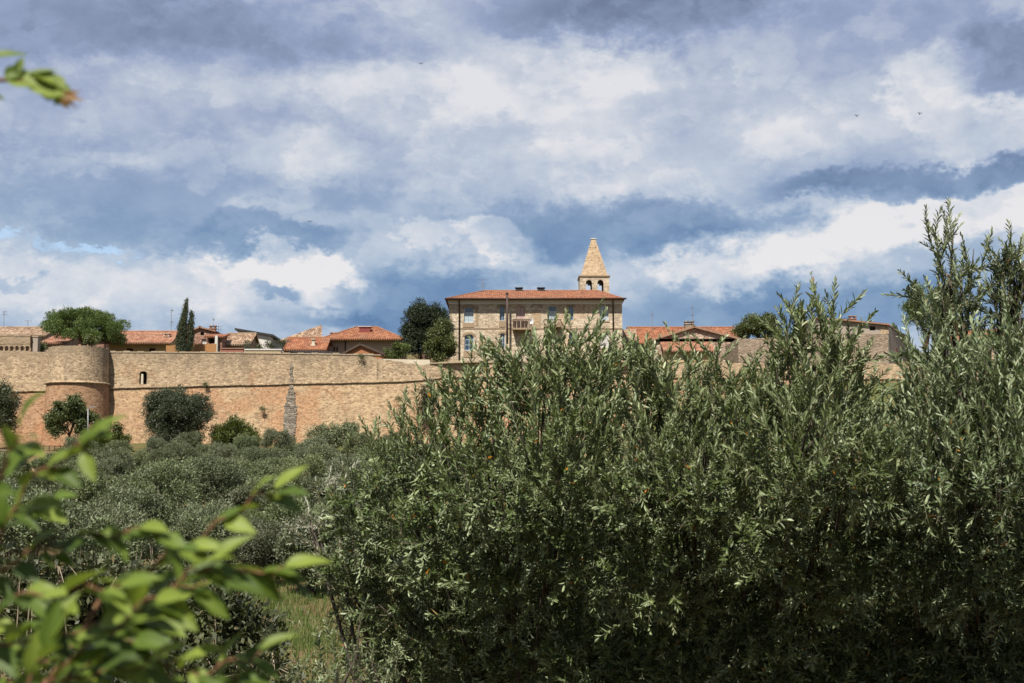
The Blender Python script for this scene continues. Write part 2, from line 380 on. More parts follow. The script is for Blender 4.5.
# ------------------------------------------------------------------ town wall
def wall_grid(name, mat, root, line, ztop, zbot, lean, jag=.0, thick=1.2, step=.5):
    """line: list of (x, y) along the wall; ztop/zbot: function of x; lean: outward run of the foot"""
    V = []; Q = []
    pts = []
    for (x0, y0), (x1, y1) in zip(line[:-1], line[1:]):
        n = max(1, int(abs(x1 - x0) / step))
        for i in range(n): t = i / n; pts.append((x0 + (x1 - x0) * t, y0 + (y1 - y0) * t))
    pts.append(line[-1]); K = 5
    for x, y in pts:
        zt = ztop(x) + random.uniform(-jag, jag); zb = zbot(x)
        for k in range(K):
            t = k / (K - 1); V.append((x, y - lean * (1 - t), zb + (zt - zb) * t))
        V.append((x, y + thick, zt)); V.append((x, y + thick, zb))
    R = K + 2
    for i in range(len(pts) - 1):
        for k in range(R - 1): a = i * R + k; Q.append((a, a + R, a + R + 1, a + 1))
    g = G(); g.add(V, [list(q) for q in Q] + [list(range(R))[::-1], [(len(pts) - 1) * R + k for k in range(R)]])
    return g.build(name, mat, root)
def interp(*pp):
    a = np.array(pp, float); return lambda x: float(np.interp(x, a[:, 0], a[:, 1]))
def wx(px, Y): return (px - 512) * M(Y) * 1.0   # world x of a pixel column is set with P below
WY = 120.0
def X(px, py, Y): return float(P(px, py, Y)[0])
def Z(py, Y): return float(P(512, py, Y)[2])
# right curtain: from tower to beyond the olive trees
def curve(Y, *pp):
    return interp(*[(X(px, py, Y), Z(py, Y)) for px, py in pp])
topR = curve(WY, (100, 352.3), (200, 352.8), (300, 354), (376, 355.3), (377.5, 359), (426, 365.5), (430, 363.5), (475, 362), (700, 361), (1300, 361))
corR = curve(WY, (100, 388.3), (200, 385.7), (300, 383.5), (400, 381.2), (428, 379), (440, 377.3), (475, 375.8), (700, 376), (1300, 378))
root = empty('town_wall', (X(400, 440, WY), WY, 4.0), 'long tan brick and stone curtain wall to the right of the round tower, with a walled-up doorway and grey crack', 'wall')
lineR = [(X(100, 400, WY), WY), (X(430, 400, WY), WY), (X(475, 400, WY), WY + .6), (X(1300, 400, WY), WY + 4)]
ztl = lambda x: corR(x) + .02
# upper wall with the doorway hole is built as three stretches
dx0, dx1, dzt, dzb = X(139.3, 378, WY), X(146.8, 378, WY), Z(371.3, WY), Z(384.2, WY)
gU = G()
def upper(x0, x1, zb, zt):
    return None
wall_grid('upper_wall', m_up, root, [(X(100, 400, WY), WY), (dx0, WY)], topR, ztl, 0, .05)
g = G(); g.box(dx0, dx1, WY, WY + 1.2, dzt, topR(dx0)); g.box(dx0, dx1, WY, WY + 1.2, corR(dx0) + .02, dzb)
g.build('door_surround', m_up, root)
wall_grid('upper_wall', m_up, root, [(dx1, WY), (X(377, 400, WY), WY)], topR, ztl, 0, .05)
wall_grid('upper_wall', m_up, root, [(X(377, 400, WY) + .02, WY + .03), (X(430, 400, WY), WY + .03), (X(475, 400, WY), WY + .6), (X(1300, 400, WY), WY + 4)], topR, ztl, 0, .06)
xs1 = X(245, 400, WY)
wall_grid('lower_wall', m_low2, root, [(X(96, 400, WY), WY)] + lineR[1:], corR, lambda x: float(tz(x, WY - 2)) - 1, .75, 0)
g = G()   # string course
def cordon(g, pts, zf, r=.10):
    for (x0, y0), (x1, y1) in zip(pts[:-1], pts[1:]):
        n = max(1, int(abs(x1 - x0) / .8)); P_ = []
        for i in range(n + 1):
            t = i / n; x = x0 + (x1 - x0) * t; P_.append((x, y0 + (y1 - y0) * t - r * .5, zf(x) + random.uniform(-.02, .02)))
        for p_, q2 in zip(P_[:-1], P_[1:]):
            a, b = p_, q2; yo = r * .5
            V = [(a[0], a[1] + yo - o_, a[2] + h_) for o_, h_ in ((0, .07), (.15, .05), (.15, -.05), (0, -.09))] + [(b[0], b[1] + yo - o_, b[2] + h_) for o_, h_ in ((0, .07), (.15, .05), (.15, -.05), (0, -.09))]
            g.add(V, [[0, 1, 5, 4], [1, 2, 6, 5], [2, 3, 7, 6]])
cordon(g, [(X(104, 400, WY), WY)] + lineR[1:], corR); g.build('string_course', m_up, root)
g = G()   # coping
xx = np.arange(X(108, 400, WY), X(376, 400, WY), .6)
for a in xx: g.box(a, a + .58 + random.uniform(-.03, .02), WY - .05, WY + 1.25, topR(a) - .02, topR(a) + random.uniform(.05, .14))
for a in np.arange(X(430, 400, WY), X(640, 400, WY), .7): g.box(a, a + .69, WY - .04 + (.6 if a > X(475, 400, WY) else 0), WY + 1.25, topR(a) - .02, topR(a) + random.uniform(.08, .14))
g.build('coping', m_cap, root)
# blocked doorway: recess with its shade painted as a black back sheet, with a pale leaning slab
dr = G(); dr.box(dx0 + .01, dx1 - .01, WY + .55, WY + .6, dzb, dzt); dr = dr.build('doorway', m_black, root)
g = G(); g.box(dx0 + .12, dx0 + .30, WY + .12, WY + .3, dzb, dzt - .22); g.build('pale_jamb', m_pale, dr)
g = G(); n = 8
cx, rr = (dx0 + dx1) / 2, (dx1 - dx0) / 2
arc = [(cx + rr * math.cos(a), dzt - rr * .5 + rr * .5 * math.sin(a)) for a in np.linspace(0, math.pi, n)]
g.prism([(dx0, dzt)] + [p for p in arc[::-1] if p[0] <= cx], WY + .004, WY + .5); g.prism([(dx1, dzt)] + [p for p in arc if p[0] >= cx], WY + .004, WY + .5)
g.build('arch', m_up, dr)
# grey rubble crack strip
g = G(); rnd = random.Random(5)
for k in range(60):
    t = k / 60; z = Z(365 + 78 * t, WY - .3); 
    hw = (.10 + .40 * min(1, max(0, (t - .22) / .3))) * rnd.uniform(.75, 1.15) if t > .2 else .10
    cxx = X(291, 400, WY) + rnd.uniform(-.05, .05)
    zc = corR(cxx); zb_ = float(tz(cxx, WY - 2)) - 1
    yy = WY - .75 * max(0, (zc - z) / (zc - zb_)) if z < zc else WY
    g.box(cxx - hw, cxx + hw * rnd.uniform(.8, 1.1), yy - .05 - rnd.uniform(0, .05), yy + .3, z - .085, z + .07)
g.build('crack', m_crack, root)

# round tower
TYc = 119.3; tR = 30.6 * M(TYc - 2)
tcx = X(77.3, 400, TYc)
root = empty('round_tower', (tcx, TYc, 3.5), 'round battered stone tower with a cordon halfway up at the left end of the wall', 'tower')
def revolve(name, mat, root, cx, cy, prof, n=72, jag=0, part='', close=True):
    V = []; Q = []
    for i, (r, z) in enumerate(prof):
        for k in range(n):
            a = 2 * math.pi * k / n; j = random.uniform(-jag, jag) if i >= len(prof) - 3 and i < len(prof) - 1 else 0
            V.append((cx + r * math.cos(a), cy + r * math.sin(a), z + j))
    for i in range(len(prof) - 1):
        for k in range(n): Q.append([i * n + k, i * n + (k + 1) % n, (i + 1) * n + (k + 1) % n, (i + 1) * n + k])
    g = G(); g.add(V, Q); return g.build(name, mat, root)
zt, zc, zb = Z(345.5, TYc - tR), Z(381.8, TYc - tR), 2.4
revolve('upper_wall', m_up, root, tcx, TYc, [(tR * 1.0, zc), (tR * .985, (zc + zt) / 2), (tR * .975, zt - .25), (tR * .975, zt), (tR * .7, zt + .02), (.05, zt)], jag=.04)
revolve('lower_wall', m_low, root, tcx, TYc, [(tR * 1.14, zb), (tR * 1.06, (zb + zc) / 2), (tR * 1.0, zc)])
revolve('string_course', m_up, root, tcx, TYc, [(tR * .99, zc - .12), (tR + .16, zc - .07), (tR + .16, zc + .04), (tR + .10, zc + .07), (tR * .99, zc + .10)]).data.polygons.foreach_set('use_smooth', [True] * 288)
# left curtain
LY = 120.0
root = empty('town_wall', (X(10, 440, LY), LY, 4.0), 'short stretch of brick curtain wall to the left of the round tower, with orange patch', 'wall')
topL = curve(LY, (-500, 350), (-5, 350.5), (33, 351), (34, 352), (60, 352)); corL = curve(LY, (-500, 393), (0, 391.5), (60, 390))
lineL = [(X(-500, 400, LY), LY), (X(33, 400, LY), LY), (X(62, 400, LY), LY)]
wall_grid('upper_wall', m_up, root, lineL, topL, lambda x: corL(x) + .02, 0, .04)
wall_grid('lower_wall', m_low, root, lineL, corL, lambda x: float(tz(x, LY - 2)) - 1, .7)
g = G(); cordon(g, lineL, corL); g.build('string_course', m_up, root)
for px_, py_, sz, lab in ((205, 386, 2.2, 'small weed tuft on the wall ledge above the spiky shrub'), (360, 357, 2.4, 'weed tuft on top of the wall right of the grey crack'), (262, 410, 1.8, 'tiny weed growing in the wall left of the grey crack'), (398, 400, 2.2, 'weed clump in the wall joints left of the narrow climber')):
    LATER.append((px_, py_, sz, lab))
# machicolated parapet on the left
KY = 121.0
root = empty('machicolated_parapet', (X(10, 350, KY), KY + .3, Z(350, KY) - .5), 'pale stone parapet with a row of small round arches above the far left wall', 'parapet')
zt, zb = Z(336.5, KY), Z(344.5, KY)
g = G(); g.box(X(-300, 340, KY), X(31.5, 340, KY), KY - .35, KY + .9, zb, zt)
g.build('upper_wall', m_up, root)
g = G(); zl = Z(350.8, KY)
g.box(X(-300, 340, KY), X(31.5, 340, KY), KY - .10, KY + .9, zl - .6, zb)
g.build('back_wall', m_rub, root)
g = G()
pitch = 5.2 * M(KY); x = X(31.5, 340, KY)
while x > X(-60, 340, KY):
    # small arch block between two corbels
    w = pitch; r = w * .33; cx = x - w / 2; zs = zb - .30
    arc = [(cx + r * math.cos(a), zs + r * math.sin(a)) for a in np.linspace(0, math.pi, 7)]
    for half in (arc[:4], arc[3:]):
        if half[0][0] > cx + 1e-4: poly = [(x, zb), (x, zs)] + half + [(cx, zb)]
        else: poly = [(cx, zb)] + half + [(x - w, zs), (x - w, zb)]
        g.prism(poly, KY - .33, KY - .104)
    g.box(x - w * .17, x + w * .17, KY - .30, KY - .104, zs - .28, zs - .003)
    x -= pitch
g.build('arcade', m_up, root)
g = G(); g.box(X(-300, 340, KY), X(31.5, 340, KY), KY - .14, KY + .9, zl - .75, zl - .602); g.build('ledge', m_cap, root)
g = G()
for a in np.arange(X(-60, 340, KY), X(31, 340, KY), .5): g.box(a, a + .48, KY - .38, KY + .93, zt, zt + random.uniform(.03, .10))
g.build('coping', m_cap, root)
# pier next to it
root = empty('stone_pier', (X(35, 345, KY), KY, Z(352, KY)), 'pale square stone pier standing between the arched parapet and the bushes', 'pier')
g = G(); g.box(X(32.6, 340, KY), X(37.8, 340, KY), KY, KY + .7, Z(352.5, KY), Z(337, KY)); g.build('shaft', m_grey, root)
g = G(); g.box(X(32, 340, KY), X(38.4, 340, KY), KY - .05, KY + .75, Z(337, KY), Z(335.9, KY)); g.build('cap', m_cap, root)

# ------------------------------------------------------------------ windows and houses
def facade(g, x0, x1, z0, z1, holes, y=0.0, rev=.28):
    xs_ = sorted({x0, x1} | {h[0] for h in holes} | {h[1] for h in holes}); zs_ = sorted({z0, z1} | {h[2] for h in holes} | {h[3] for h in holes})
    for a, b in zip(xs_[:-1], xs_[1:]):
        for c, d in zip(zs_[:-1], zs_[1:]):
            mx, mz = (a + b) / 2, (c + d) / 2
            if any(h[0] < mx < h[1] and h[2] < mz < h[3] for h in holes): continue
            g.quad((a, y, c), (b, y, c), (b, y, d), (a, y, d))
    for h in holes:
        a, b, c, d = h[:4]; Y2 = y + rev
        g.quad((a, y, c), (a, Y2, c), (b, Y2, c), (b, y, c)); g.quad((a, y, d), (b, y, d), (b, Y2, d), (a, Y2, d))
        g.quad((a, y, c), (a, y, d), (a, Y2, d), (a, Y2, c)); g.quad((b, y, c), (b, Y2, c), (b, Y2, d), (b, y, d))
        if len(h) > 4 and h[4]:
            r = (b - a) / 2; k = min(r, (d - c) * .3) * (.8 if h[4] is True else h[4]); cx = (a + b) / 2
            arc = [(cx + r * math.cos(t), d - k + k * math.sin(t)) for t in np.linspace(0, math.pi, 11)]
            g.prism([(b, d)] + arc[:6][::1], y + .003, Y2 - .01); g.prism(arc[5:] + [(a, d)], y + .003, Y2 - .01)
def window(root, T, h, kind, y=.2, label=None):
    a, b, c, d = h[:4]; fr = G(); w = min(.09, (b - a) * .12)
    fr.box(a, a + w, y - .03, y + .04, c, d); fr.box(b - w, b, y - .03, y + .04, c, d)
    fr.box(a + w, b - w, y - .03, y + .04, c, c + w); fr.box(a + w, b - w, y - .03, y + .04, d - w, d)
    fmat = {'shutter': m_shut, 'glass': m_blue, 'white': m_wshut, 'pink': m_pinkb, 'dark': m_wood, 'red': m_redf, 'mix': m_shut}[kind]
    if kind in ('glass',):
        fr.box((a + b) / 2 - w * .4, (a + b) / 2 + w * .4, y - .03, y + .03, c + w, d - w)
        for t in (.36, .68): z = c + (d - c) * t; fr.box(a + w, b - w, y - .02, y + .03, z - w * .35, z + w * .35)
    fo = fr.build('window', fmat, root, T)
    if label: fo['label'] = label
    if kind in ('shutter', 'white', 'pink', 'red', 'mix'):
        top = d - w - (0 if kind != 'mix' else (d - c) * .28)
        for s_ in (0, 1):
            p = G(); xa = a + w + .01 if s_ == 0 else (a + b) / 2 + .012; xb = (a + b) / 2 - .012 if s_ == 0 else b - w - .01
            p.box(xa, xb, y - .02, y + .01, c + w, top - .01)
            z = c + w + .08
            while z < top - .1: p.box(xa + .05, xb - .05, y - .035, y - .021, z, z + .045); z += .09
            p.build('shutter', fmat, fo, T)
        if kind == 'mix':
            p = G(); p.box(a + w, b - w, y + .0, y + .012, top + .01, d - w); p.build('pane', m_gl, fo, T)
    else:
        p = G(); p.box(a + w, b - w, y + .0, y + .012, c + w, d - w); p.build('pane', m_black if kind == 'dark' else m_gl, fo, T)  # dark kind: a black sheet painted as the unlit room behind
    return fo
def eave_tiles(g, p0, p1, down, sp=.22, r=.075):
    p0 = np.array(p0, float); p1 = np.array(p1, float); L = np.linalg.norm(p1 - p0); n = int(L / sp); dn = np.array(down, float)
    for i in range(n):
        c = p0 + (p1 - p0) * (i + .5) / n + np.array([0, 0, .15]); g.tube([c - dn * .25, c + dn * .07], [r, r * 1.05], 5)
def house(name, label, cat, x0, x1, ye, yb, Y, depth, roof, wm, rm, rot=0, holes=(), oh=.45, ohx=.3, kinds=(), below=3.0, extra=None, tilerow=True, xa=None, group=None, th=.14, band=None):
    cosr = math.cos(rot); x0w, x1w = X(x0, ye, Y), X(x1, ye, Y); W = (x1w - x0w) / cosr
    zb, ze = Z(yb, Y), Z(ye, Y); H = ze - zb
    O = np.array([x0w, Y, zb]); R = np.array([[cosr, -math.sin(rot), 0], [math.sin(rot), cosr, 0], [0, 0, 1]])
    T = lambda v: v @ R.T + O
    root = empty(name, O - np.array([0, 0, 0.0]), label, cat, group)
    lx = lambda px, py: (X(px, py, Y) - x0w) / cosr; lz = lambda py: Z(py, Y) - zb
    hs = [(lx(h[0], h[2]), lx(h[1], h[2]), lz(h[3]), lz(h[2]), h[5] if len(h) > 5 else 0) for h in holes]
    g = G(); typ = roof[0]; D_ = depth
    facade(g, 0, W, -below, H if typ != 'shedx' else min(H, Z(roof[1], Y) - zb), hs)
    def side(xc, pts): g.add([(xc, y, z) for y, z in pts], [list(range(len(pts)))])
    zr = H
    if typ in ('gx', 'hip'): zr = Z(roof[1], Y + D_ / 2) - zb
    elif typ == 'gy': zr = Z(roof[1], Y) - zb
    elif typ == 'shed': zr = Z(roof[1], Y + D_) - zb
    elif typ == 'shedx': zr = Z(roof[1], Y) - zb      # height at the x1 end
    rg = G()
    if typ == 'gx':
        for xc in (0, W): side(xc, [(0, -below), (D_, -below), (D_, H), (D_ / 2, zr), (0, H)])
        g.quad((0, D_, -below), (0, D_, H), (W, D_, H), (W, D_, -below))
        s = (zr - H) / (D_ / 2)
        rg.slab([(-ohx, -oh, H - s * oh), (W + ohx, -oh, H - s * oh), (W + ohx, D_ / 2, zr), (-ohx, D_ / 2, zr)], th)
        rg.slab([(-ohx, D_ + oh, H - s * oh), (W + ohx, D_ + oh, H - s * oh), (W + ohx, D_ / 2 + .01, zr), (-ohx, D_ / 2 + .01, zr)], th)
        rg.tube([(-ohx, D_ / 2, zr + th), (W + ohx, D_ / 2, zr + th)], .11, 6)
        if tilerow: eave_tiles(rg, (-ohx, -oh, H - s * oh), (W + ohx, -oh, H - s * oh), unit(np.array([0, -1, -s])))
    elif typ == 'hip':
        for xc in (0, W): side(xc, [(0, -below), (D_, -below), (D_, H), (0, H)])
        g.quad((0, D_, -below), (0, D_, H), (W, D_, H), (W, D_, -below))
        ra, rb = lx(roof[2], roof[1]) * (Y + D_ / 2) / Y, lx(roof[3], roof[1]) * (Y + D_ / 2) / Y
        ca = X(roof[2], roof[1], Y + D_ / 2) - x0w; cb = X(roof[3], roof[1], Y + D_ / 2) - x0w; ra, rb = ca, cb
        s = (zr - H) / (D_ / 2); dz = s * oh
        oa = dz * ra / (zr - H); ob = dz * (W - rb) / (zr - H)
        A, B, C_, E = (-oa, -oh, H - dz), (W + ob, -oh, H - dz), (W + ob, D_ + oh, H - dz), (-oa, D_ + oh, H - dz)
        r1, r2 = (ra, D_ / 2, zr), (rb, D_ / 2, zr)
        rg.slab([A, B, r2, r1], th); rg.slab([C_, E, r1, r2], th); rg.slab([E, A, r1], th); rg.slab([B, C_, r2], th)
        up = lambda p: (p[0], p[1], p[2] + th + .01)
        for a, b in ((A, r1), (B, r2), (r1, r2), (E, r1), (C_, r2)): rg.tube([up(a), up(b)], .10, 6)
        if tilerow: eave_tiles(rg, A, B, unit(np.array([0, -1, -s])))
    elif typ == 'gy':
        xap = lx(xa, roof[1]) if xa else W / 2
        g.add([(0, 0, H), (W, 0, H), (xap, 0, zr)], [[0, 1, 2]]); g.add([(0, D_, H), (W, D_, H), (xap, D_, zr)], [[0, 2, 1]])
        g.quad((0, D_, -below), (0, D_, H), (W, D_, H), (W, D_, -below))
        for xc in (0, W): side(xc, [(0, -below), (D_, -below), (D_, H), (0, H)])
        s1 = (zr - H) / xap; s2 = (zr - H) / (W - xap)
        rg.slab([(-ohx, -oh, H - s1 * ohx), (-ohx, D_ + .2, H - s1 * ohx), (xap, D_ + .2, zr), (xap, -oh, zr)], th)
        rg.slab([(W + ohx, -oh, H - s2 * ohx), (W + ohx, D_ + .2, H - s2 * ohx), (xap + .005, D_ + .2, zr), (xap + .005, -oh, zr)], th)
        rg.tube([(xap, -oh, zr + th), (xap, D_ + .2, zr + th)], .1, 6)
    elif typ == 'shed':
        for xc in (0, W): side(xc, [(0, -below), (D_, -below), (D_, zr), (0, H)])
        g.quad((0, D_, -below), (0, D_, zr), (W, D_, zr), (W, D_, -below))
        s = (zr - H) / D_
        rg.slab([(-ohx, -oh, H - s * oh), (W + ohx, -oh, H - s * oh), (W + ohx, D_ + .1, zr + s * .1), (-ohx, D_ + .1, zr + s * .1)], th)
        if tilerow: eave_tiles(rg, (-ohx, -oh, H - s * oh), (W + ohx, -oh, H - s * oh), unit(np.array([0, -1, -s])))
    elif typ == 'shedx':
        g.add([(0, 0, min(H, zr)), (W, 0, min(H, zr)), (0 if H > zr else W, 0, max(H, zr))], [[0, 1, 2]])
        side(0, [(0, -below), (D_, -below), (D_, H), (0, H)]); side(W, [(0, -below), (D_, -below), (D_, zr), (0, zr)])
        g.add([(0, D_, -below), (0, D_, H), (W, D_, zr), (W, D_, -below)], [[0, 1, 2, 3]])
        s = (zr - H) / W
        rg.slab([(-ohx, -oh, H - s * ohx), (W + ohx, -oh, zr + s * ohx), (W + ohx, D_ + .2, zr + s * ohx), (-ohx, D_ + .2, H - s * ohx)], th)
    wo = g.build('wall', wm, root, T)
    ro = rg.build('roof', rm, root, T)
    for h, hp in zip(hs, holes): window(root, T, h, hp[4])
    root['_T'] = 0; del root['_T']
    return root, T, ro, dict(W=W, H=H, zr=zr, lx=lx, lz=lz, O=O)
def chimney(ro, x, y, w, h, zbase, T, mat=None, capm=None, d=None):
    g = G(); d = d or w; g.box(x - w / 2, x + w / 2, y - d / 2, y + d / 2, zbase - .6, zbase + h)
    g.box(x - w / 2 - .06, x + w / 2 + .06, y - d / 2 - .06, y + d / 2 + .06, zbase + h, zbase + h + .08)
    for s_ in (-1, 1): g.box(x + s_ * w * .38 - .05, x + s_ * w * .38 + .05, y - d / 2, y + d / 2, zbase + h + .08, zbase + h + .26)
    g.box(x - w / 2 - .07, x + w / 2 + .07, y - d / 2 - .07, y + d / 2 + .07, zbase + h + .26, zbase + h + .33)
    return g.build('chimney', mat or m_rub2, ro, T)
def antenna(px, py0, py1, Y, label, arms=((.1, .5), (.25, .35)), r=.022):
    b = P(px, py1, Y); t = P(px, py0, Y); o = empty('tv_aerial', b, label, 'aerial', 'television aerials on the roofs')
    g = G(); g.tube([b - np.array([0, 0, .5]), t], r, 5); g.build('mast', m_steel, o)
    H = t[2] - b[2]
    for k, (f, w) in enumerate(arms):
        z = t[2] - f * H; g = G(); g.tube([(b[0] - w, Y, z), (b[0] + w, Y, z)], .014, 4)
        for q in np.linspace(-w, w, 5): g.tube([(b[0] + q, Y - .18, z), (b[0] + q, Y + .18, z)], .009, 3); g.tube([(b[0] + q, Y, z - .12), (b[0] + q, Y, z + .12)], .009, 3)
        g.build('dipole', m_steel, o)

# --- big stone palazzo
BY = 145.0
big, T, ro, q = house('palazzo', 'large two-storey tan stone building with orange hip roof and pale blue shutters', 'building', 449, 622, 299.5, 362, BY, 15, ('hip', 292.2, 484, 598),
      m_fac, m_tile, holes=[
      (464, 473.5, 306.5, 322.5, 'mix', True), (499.8, 504.5, 306, 320.5, 'glass', True), (516, 525, 306, 319.5, 'pink', .6),
      (547.6, 556.6, 305.8, 320.5, 'mix', .6), (568.5, 573.3, 305.8, 320, 'glass', True), (599.5, 608.5, 304.8, 320.5, 'shutter', True),
      (464.5, 473.7, 334.3, 350.5, 'glass', True), (500.3, 504.8, 333.3, 348, 'glass', True), (545, 552, 330, 346, 'dark', .6), (569, 573.5, 333, 347, 'glass', True), (599.8, 608.8, 331.8, 347.5, 'white', True)],
      oh=.75, below=4)
W, H = q['W'], q['H']; lx, lz = q['lx'], q['lz']
bz = lz(304.2)
g = G(); g.box(-.03, W + .03, -.06, -.003, bz, H - .06); g.box(-.12, W + .12, -.22, -.062, H - .30, H - .05); g.build('cornice', m_band, big, T)
g = G(); g.box(-.02, lx(506.5, 328) - .2, -.05, -.003, lz(328.9), lz(327.9)); g.box(lx(508, 328), W + .02, -.05, -.003, lz(328.9), lz(327.9)); g.build('string_course', m_sill, big, T)
for a, b, c, d in ((463.2, 474.2, 323, 327.3), (499, 505.5, 321, 327), (463.5, 474.8, 351, 357.5), (598.8, 609.5, 321, 322.2), (598.8, 609.5, 348, 349.5)):
    g = G(); g.box(lx(a, c), lx(b, c), -.05, -.003, lz(d), lz(c)); g.build('window_panel', m_sill, big, T)
for a, b, c, d in ((479, 495.5, 341, 350), (475.5, 478.5, 306, 326)):
    g = G(); g.box(lx(a, c), lx(b, c), -.02, -.003, lz(d), lz(c)); g.build('mortar_patch', m_sill, big, T)
# arch brick rings, quoins
for hx0, hx1, hz in ((464, 473.5, 306.5), (499.8, 504.5, 306), (599.5, 608.5, 304.8), (568.5, 573.3, 305.8), (464.5, 473.7, 334.3), (500.3, 504.8, 333.3), (599.8, 608.8, 331.8), (532.5, 541, 305.5)):
    a, b, zt_ = lx(hx0, hz), lx(hx1, hz), lz(hz); r = (b - a) / 2; cx = (a + b) / 2; k = r * .55
    g = G(); n = 9
    for i in range(n):
        t0, t1 = math.pi * i / n + .03, math.pi * (i + 1) / n - .03; ro2 = r + .24; ko = k + .24
        g.prism([(cx + r * math.cos(t0), zt_ - k + k * math.sin(t0)), (cx + ro2 * math.cos(t0), zt_ - k + ko * math.sin(t0)), (cx + ro2 * math.cos(t1), zt_ - k + ko * math.sin(t1)), (cx + r * math.cos(t1), zt_ - k + k * math.sin(t1))], -.04, .002)
    g.build('brick_arch', m_sill, big, T)
g = G(); g.box(lx(532.8, 310), lx(540.8, 310), -.025, -.003, lz(327), lz(309.5)); g.build('blind_niche', m_spire, big, T)
for px_, r_, up_ in ((459.3, .07, 0), (613, .07, 0), (507.2, .11, 1)):
    g = G(); x = lx(px_, 320)
    if up_: g.tube([(x, -.95, lz(345)), (x, -.95, lz(294.5))], r_, 8); g.tube([(x, -.95, lz(295.2)), (x, -.95, lz(294))], r_ * 1.5, 8); g.build('flue_pipe', m_rust, big, T, smooth=True)
    else: g.tube([(x, -.18, lz(361)), (x, -.18, H - .3), (x, -.7, H - .12)], r_, 6); g.build('downpipe', m_rust, big, T, smooth=True)
g = G(); g.tube([(-.4, -.86, H - .02), (W + .4, -.86, H - .02)], .09, 8); g.build('gutter', m_rust, big, T, smooth=True)
for a, b, zf, zt_, lab in ((512.5, 531, 329, 320.3, 'wooden slatted balcony with pots'), (543.5, 561, 326.3, 320.5, 'balcony with thin metal rail')):
    g = G(); xa_, xb_ = lx(a, zf), lx(b, zf); g.box(xa_, xb_, -1.1, -.003, lz(zf) - .18, lz(zf))
    for xk in (xa_ + .2, xb_ - .35): g.prism([(xk, lz(zf) - .18), (xk + .15, lz(zf) - .18), (xk + .15, lz(zf) - .55), (xk, lz(zf) - .4)], -.7, -.004)
    bal = g.build('balcony', m_sill, big, T); bal['label'] = lab
    g = G(); top = lz(zt_)
    g.box(xa_, xb_, -1.1, -1.04, top - .06, top); wd = .085 if a < 520 else .03
    k = xa_ + .03
    while k < xb_ - .05: g.box(k, k + wd, -1.09, -1.05, lz(zf) + .0, top - .062); k += wd + (.055 if a < 520 else .12)
    for xk in (xa_, xb_ - .05): g.box(xk, xk + .05, -1.04, -.01, top - .06, top); g.box(xk, xk + .05, -1.04, -.5, lz(zf) + .0, lz(zf) + .06)
    g.build('railing', m_wood if a < 520 else m_rust, bal, T)
g = G()
for x_ in (515, 518.5, 523, 526): 
    c = lx(x_, 320); z = lz(329); g.tube([(c, -.8, z), (c, -.8, z + .75)], [.13, .17], 8)
g.build('flower_pot', m_terra, big, T)
# dish
dsh = G(); c0 = T(np.array([[lx(531.5, 322), -1.2, lz(322.5)]]))[0]; n = 14; V = [c0 + [0, .1, 0]]; Fs = []
for ring, (r, dy) in enumerate(((.13, .04), (.27, -.03))):
    for k in range(n): a = 2 * math.pi * k / n; V.append(c0 + np.array([r * .8 * math.cos(a), dy - .1 * math.cos(a), r * 1.1 * math.sin(a)]))
for k in range(n): Fs.append([0, 1 + k, 1 + (k + 1) % n]); Fs.append([1 + k, 1 + n + k, 1 + n + (k + 1) % n, 1 + (k + 1) % n])
dish = empty('satellite_dish', c0, 'white satellite dish on the wooden balcony of the stone building', 'dish')
dsh.add(V, Fs); dsh.build('reflector', m_dish, dish, smooth=True); g = G(); g.tube([c0 + [0, .1, 0], c0 + [0, .15, -.3], c0 + [-.1, .2, -.5]], .025, 5); g.build('bracket', m_steel, dish)
for px_ in (519, 541):
    cx = (X(px_, 291, BY + 7.5) - q['O'][0]); g = G(); g.box(cx - .35, cx + .35, 7.2, 7.9, q['zr'] - .2, q['zr'] + .42); g.box(cx - .45, cx + .45, 7.1, 8, q['zr'] + .42, q['zr'] + .5); g.build('chimney', m_dark, ro, T)
antenna(482.5, 279, 292.5, BY + 6, 'branched aerial on the roof of the large stone building', ((.05, .45), (.35, .5), (.55, .3)), .03)

# --- bell tower
SY = 168.0
x0, x1 = X(579.8, 285, SY), X(609.2, 285, SY); cxT = (x0 + x1) / 2; hw = (x1 - x0) / 2
bt = empty('bell_tower', (cxT, SY + hw, 13.5), 'church bell tower with twin arched openings and a pointed brick spire behind the stone building', 'tower')
zt, zb = Z(276.5, SY), 12.0
TT = lambda v: v + np.array([x0, SY, 0])
g = G(); w2 = 2 * hw; aw = 6.2 * M(SY); zs0, zs1 = Z(291.5, SY), Z(279.8, SY)
c1, c2 = X(589, 285, SY) - x0, X(600.5, 285, SY) - x0
hs = [(c1 - aw / 2, c1 + aw / 2, zs0, zs1, 1.0), (c2 - aw / 2, c2 + aw / 2, zs0, zs1, 1.0)]
facade(g, 0, w2, zb, zt, hs, 0, .4)
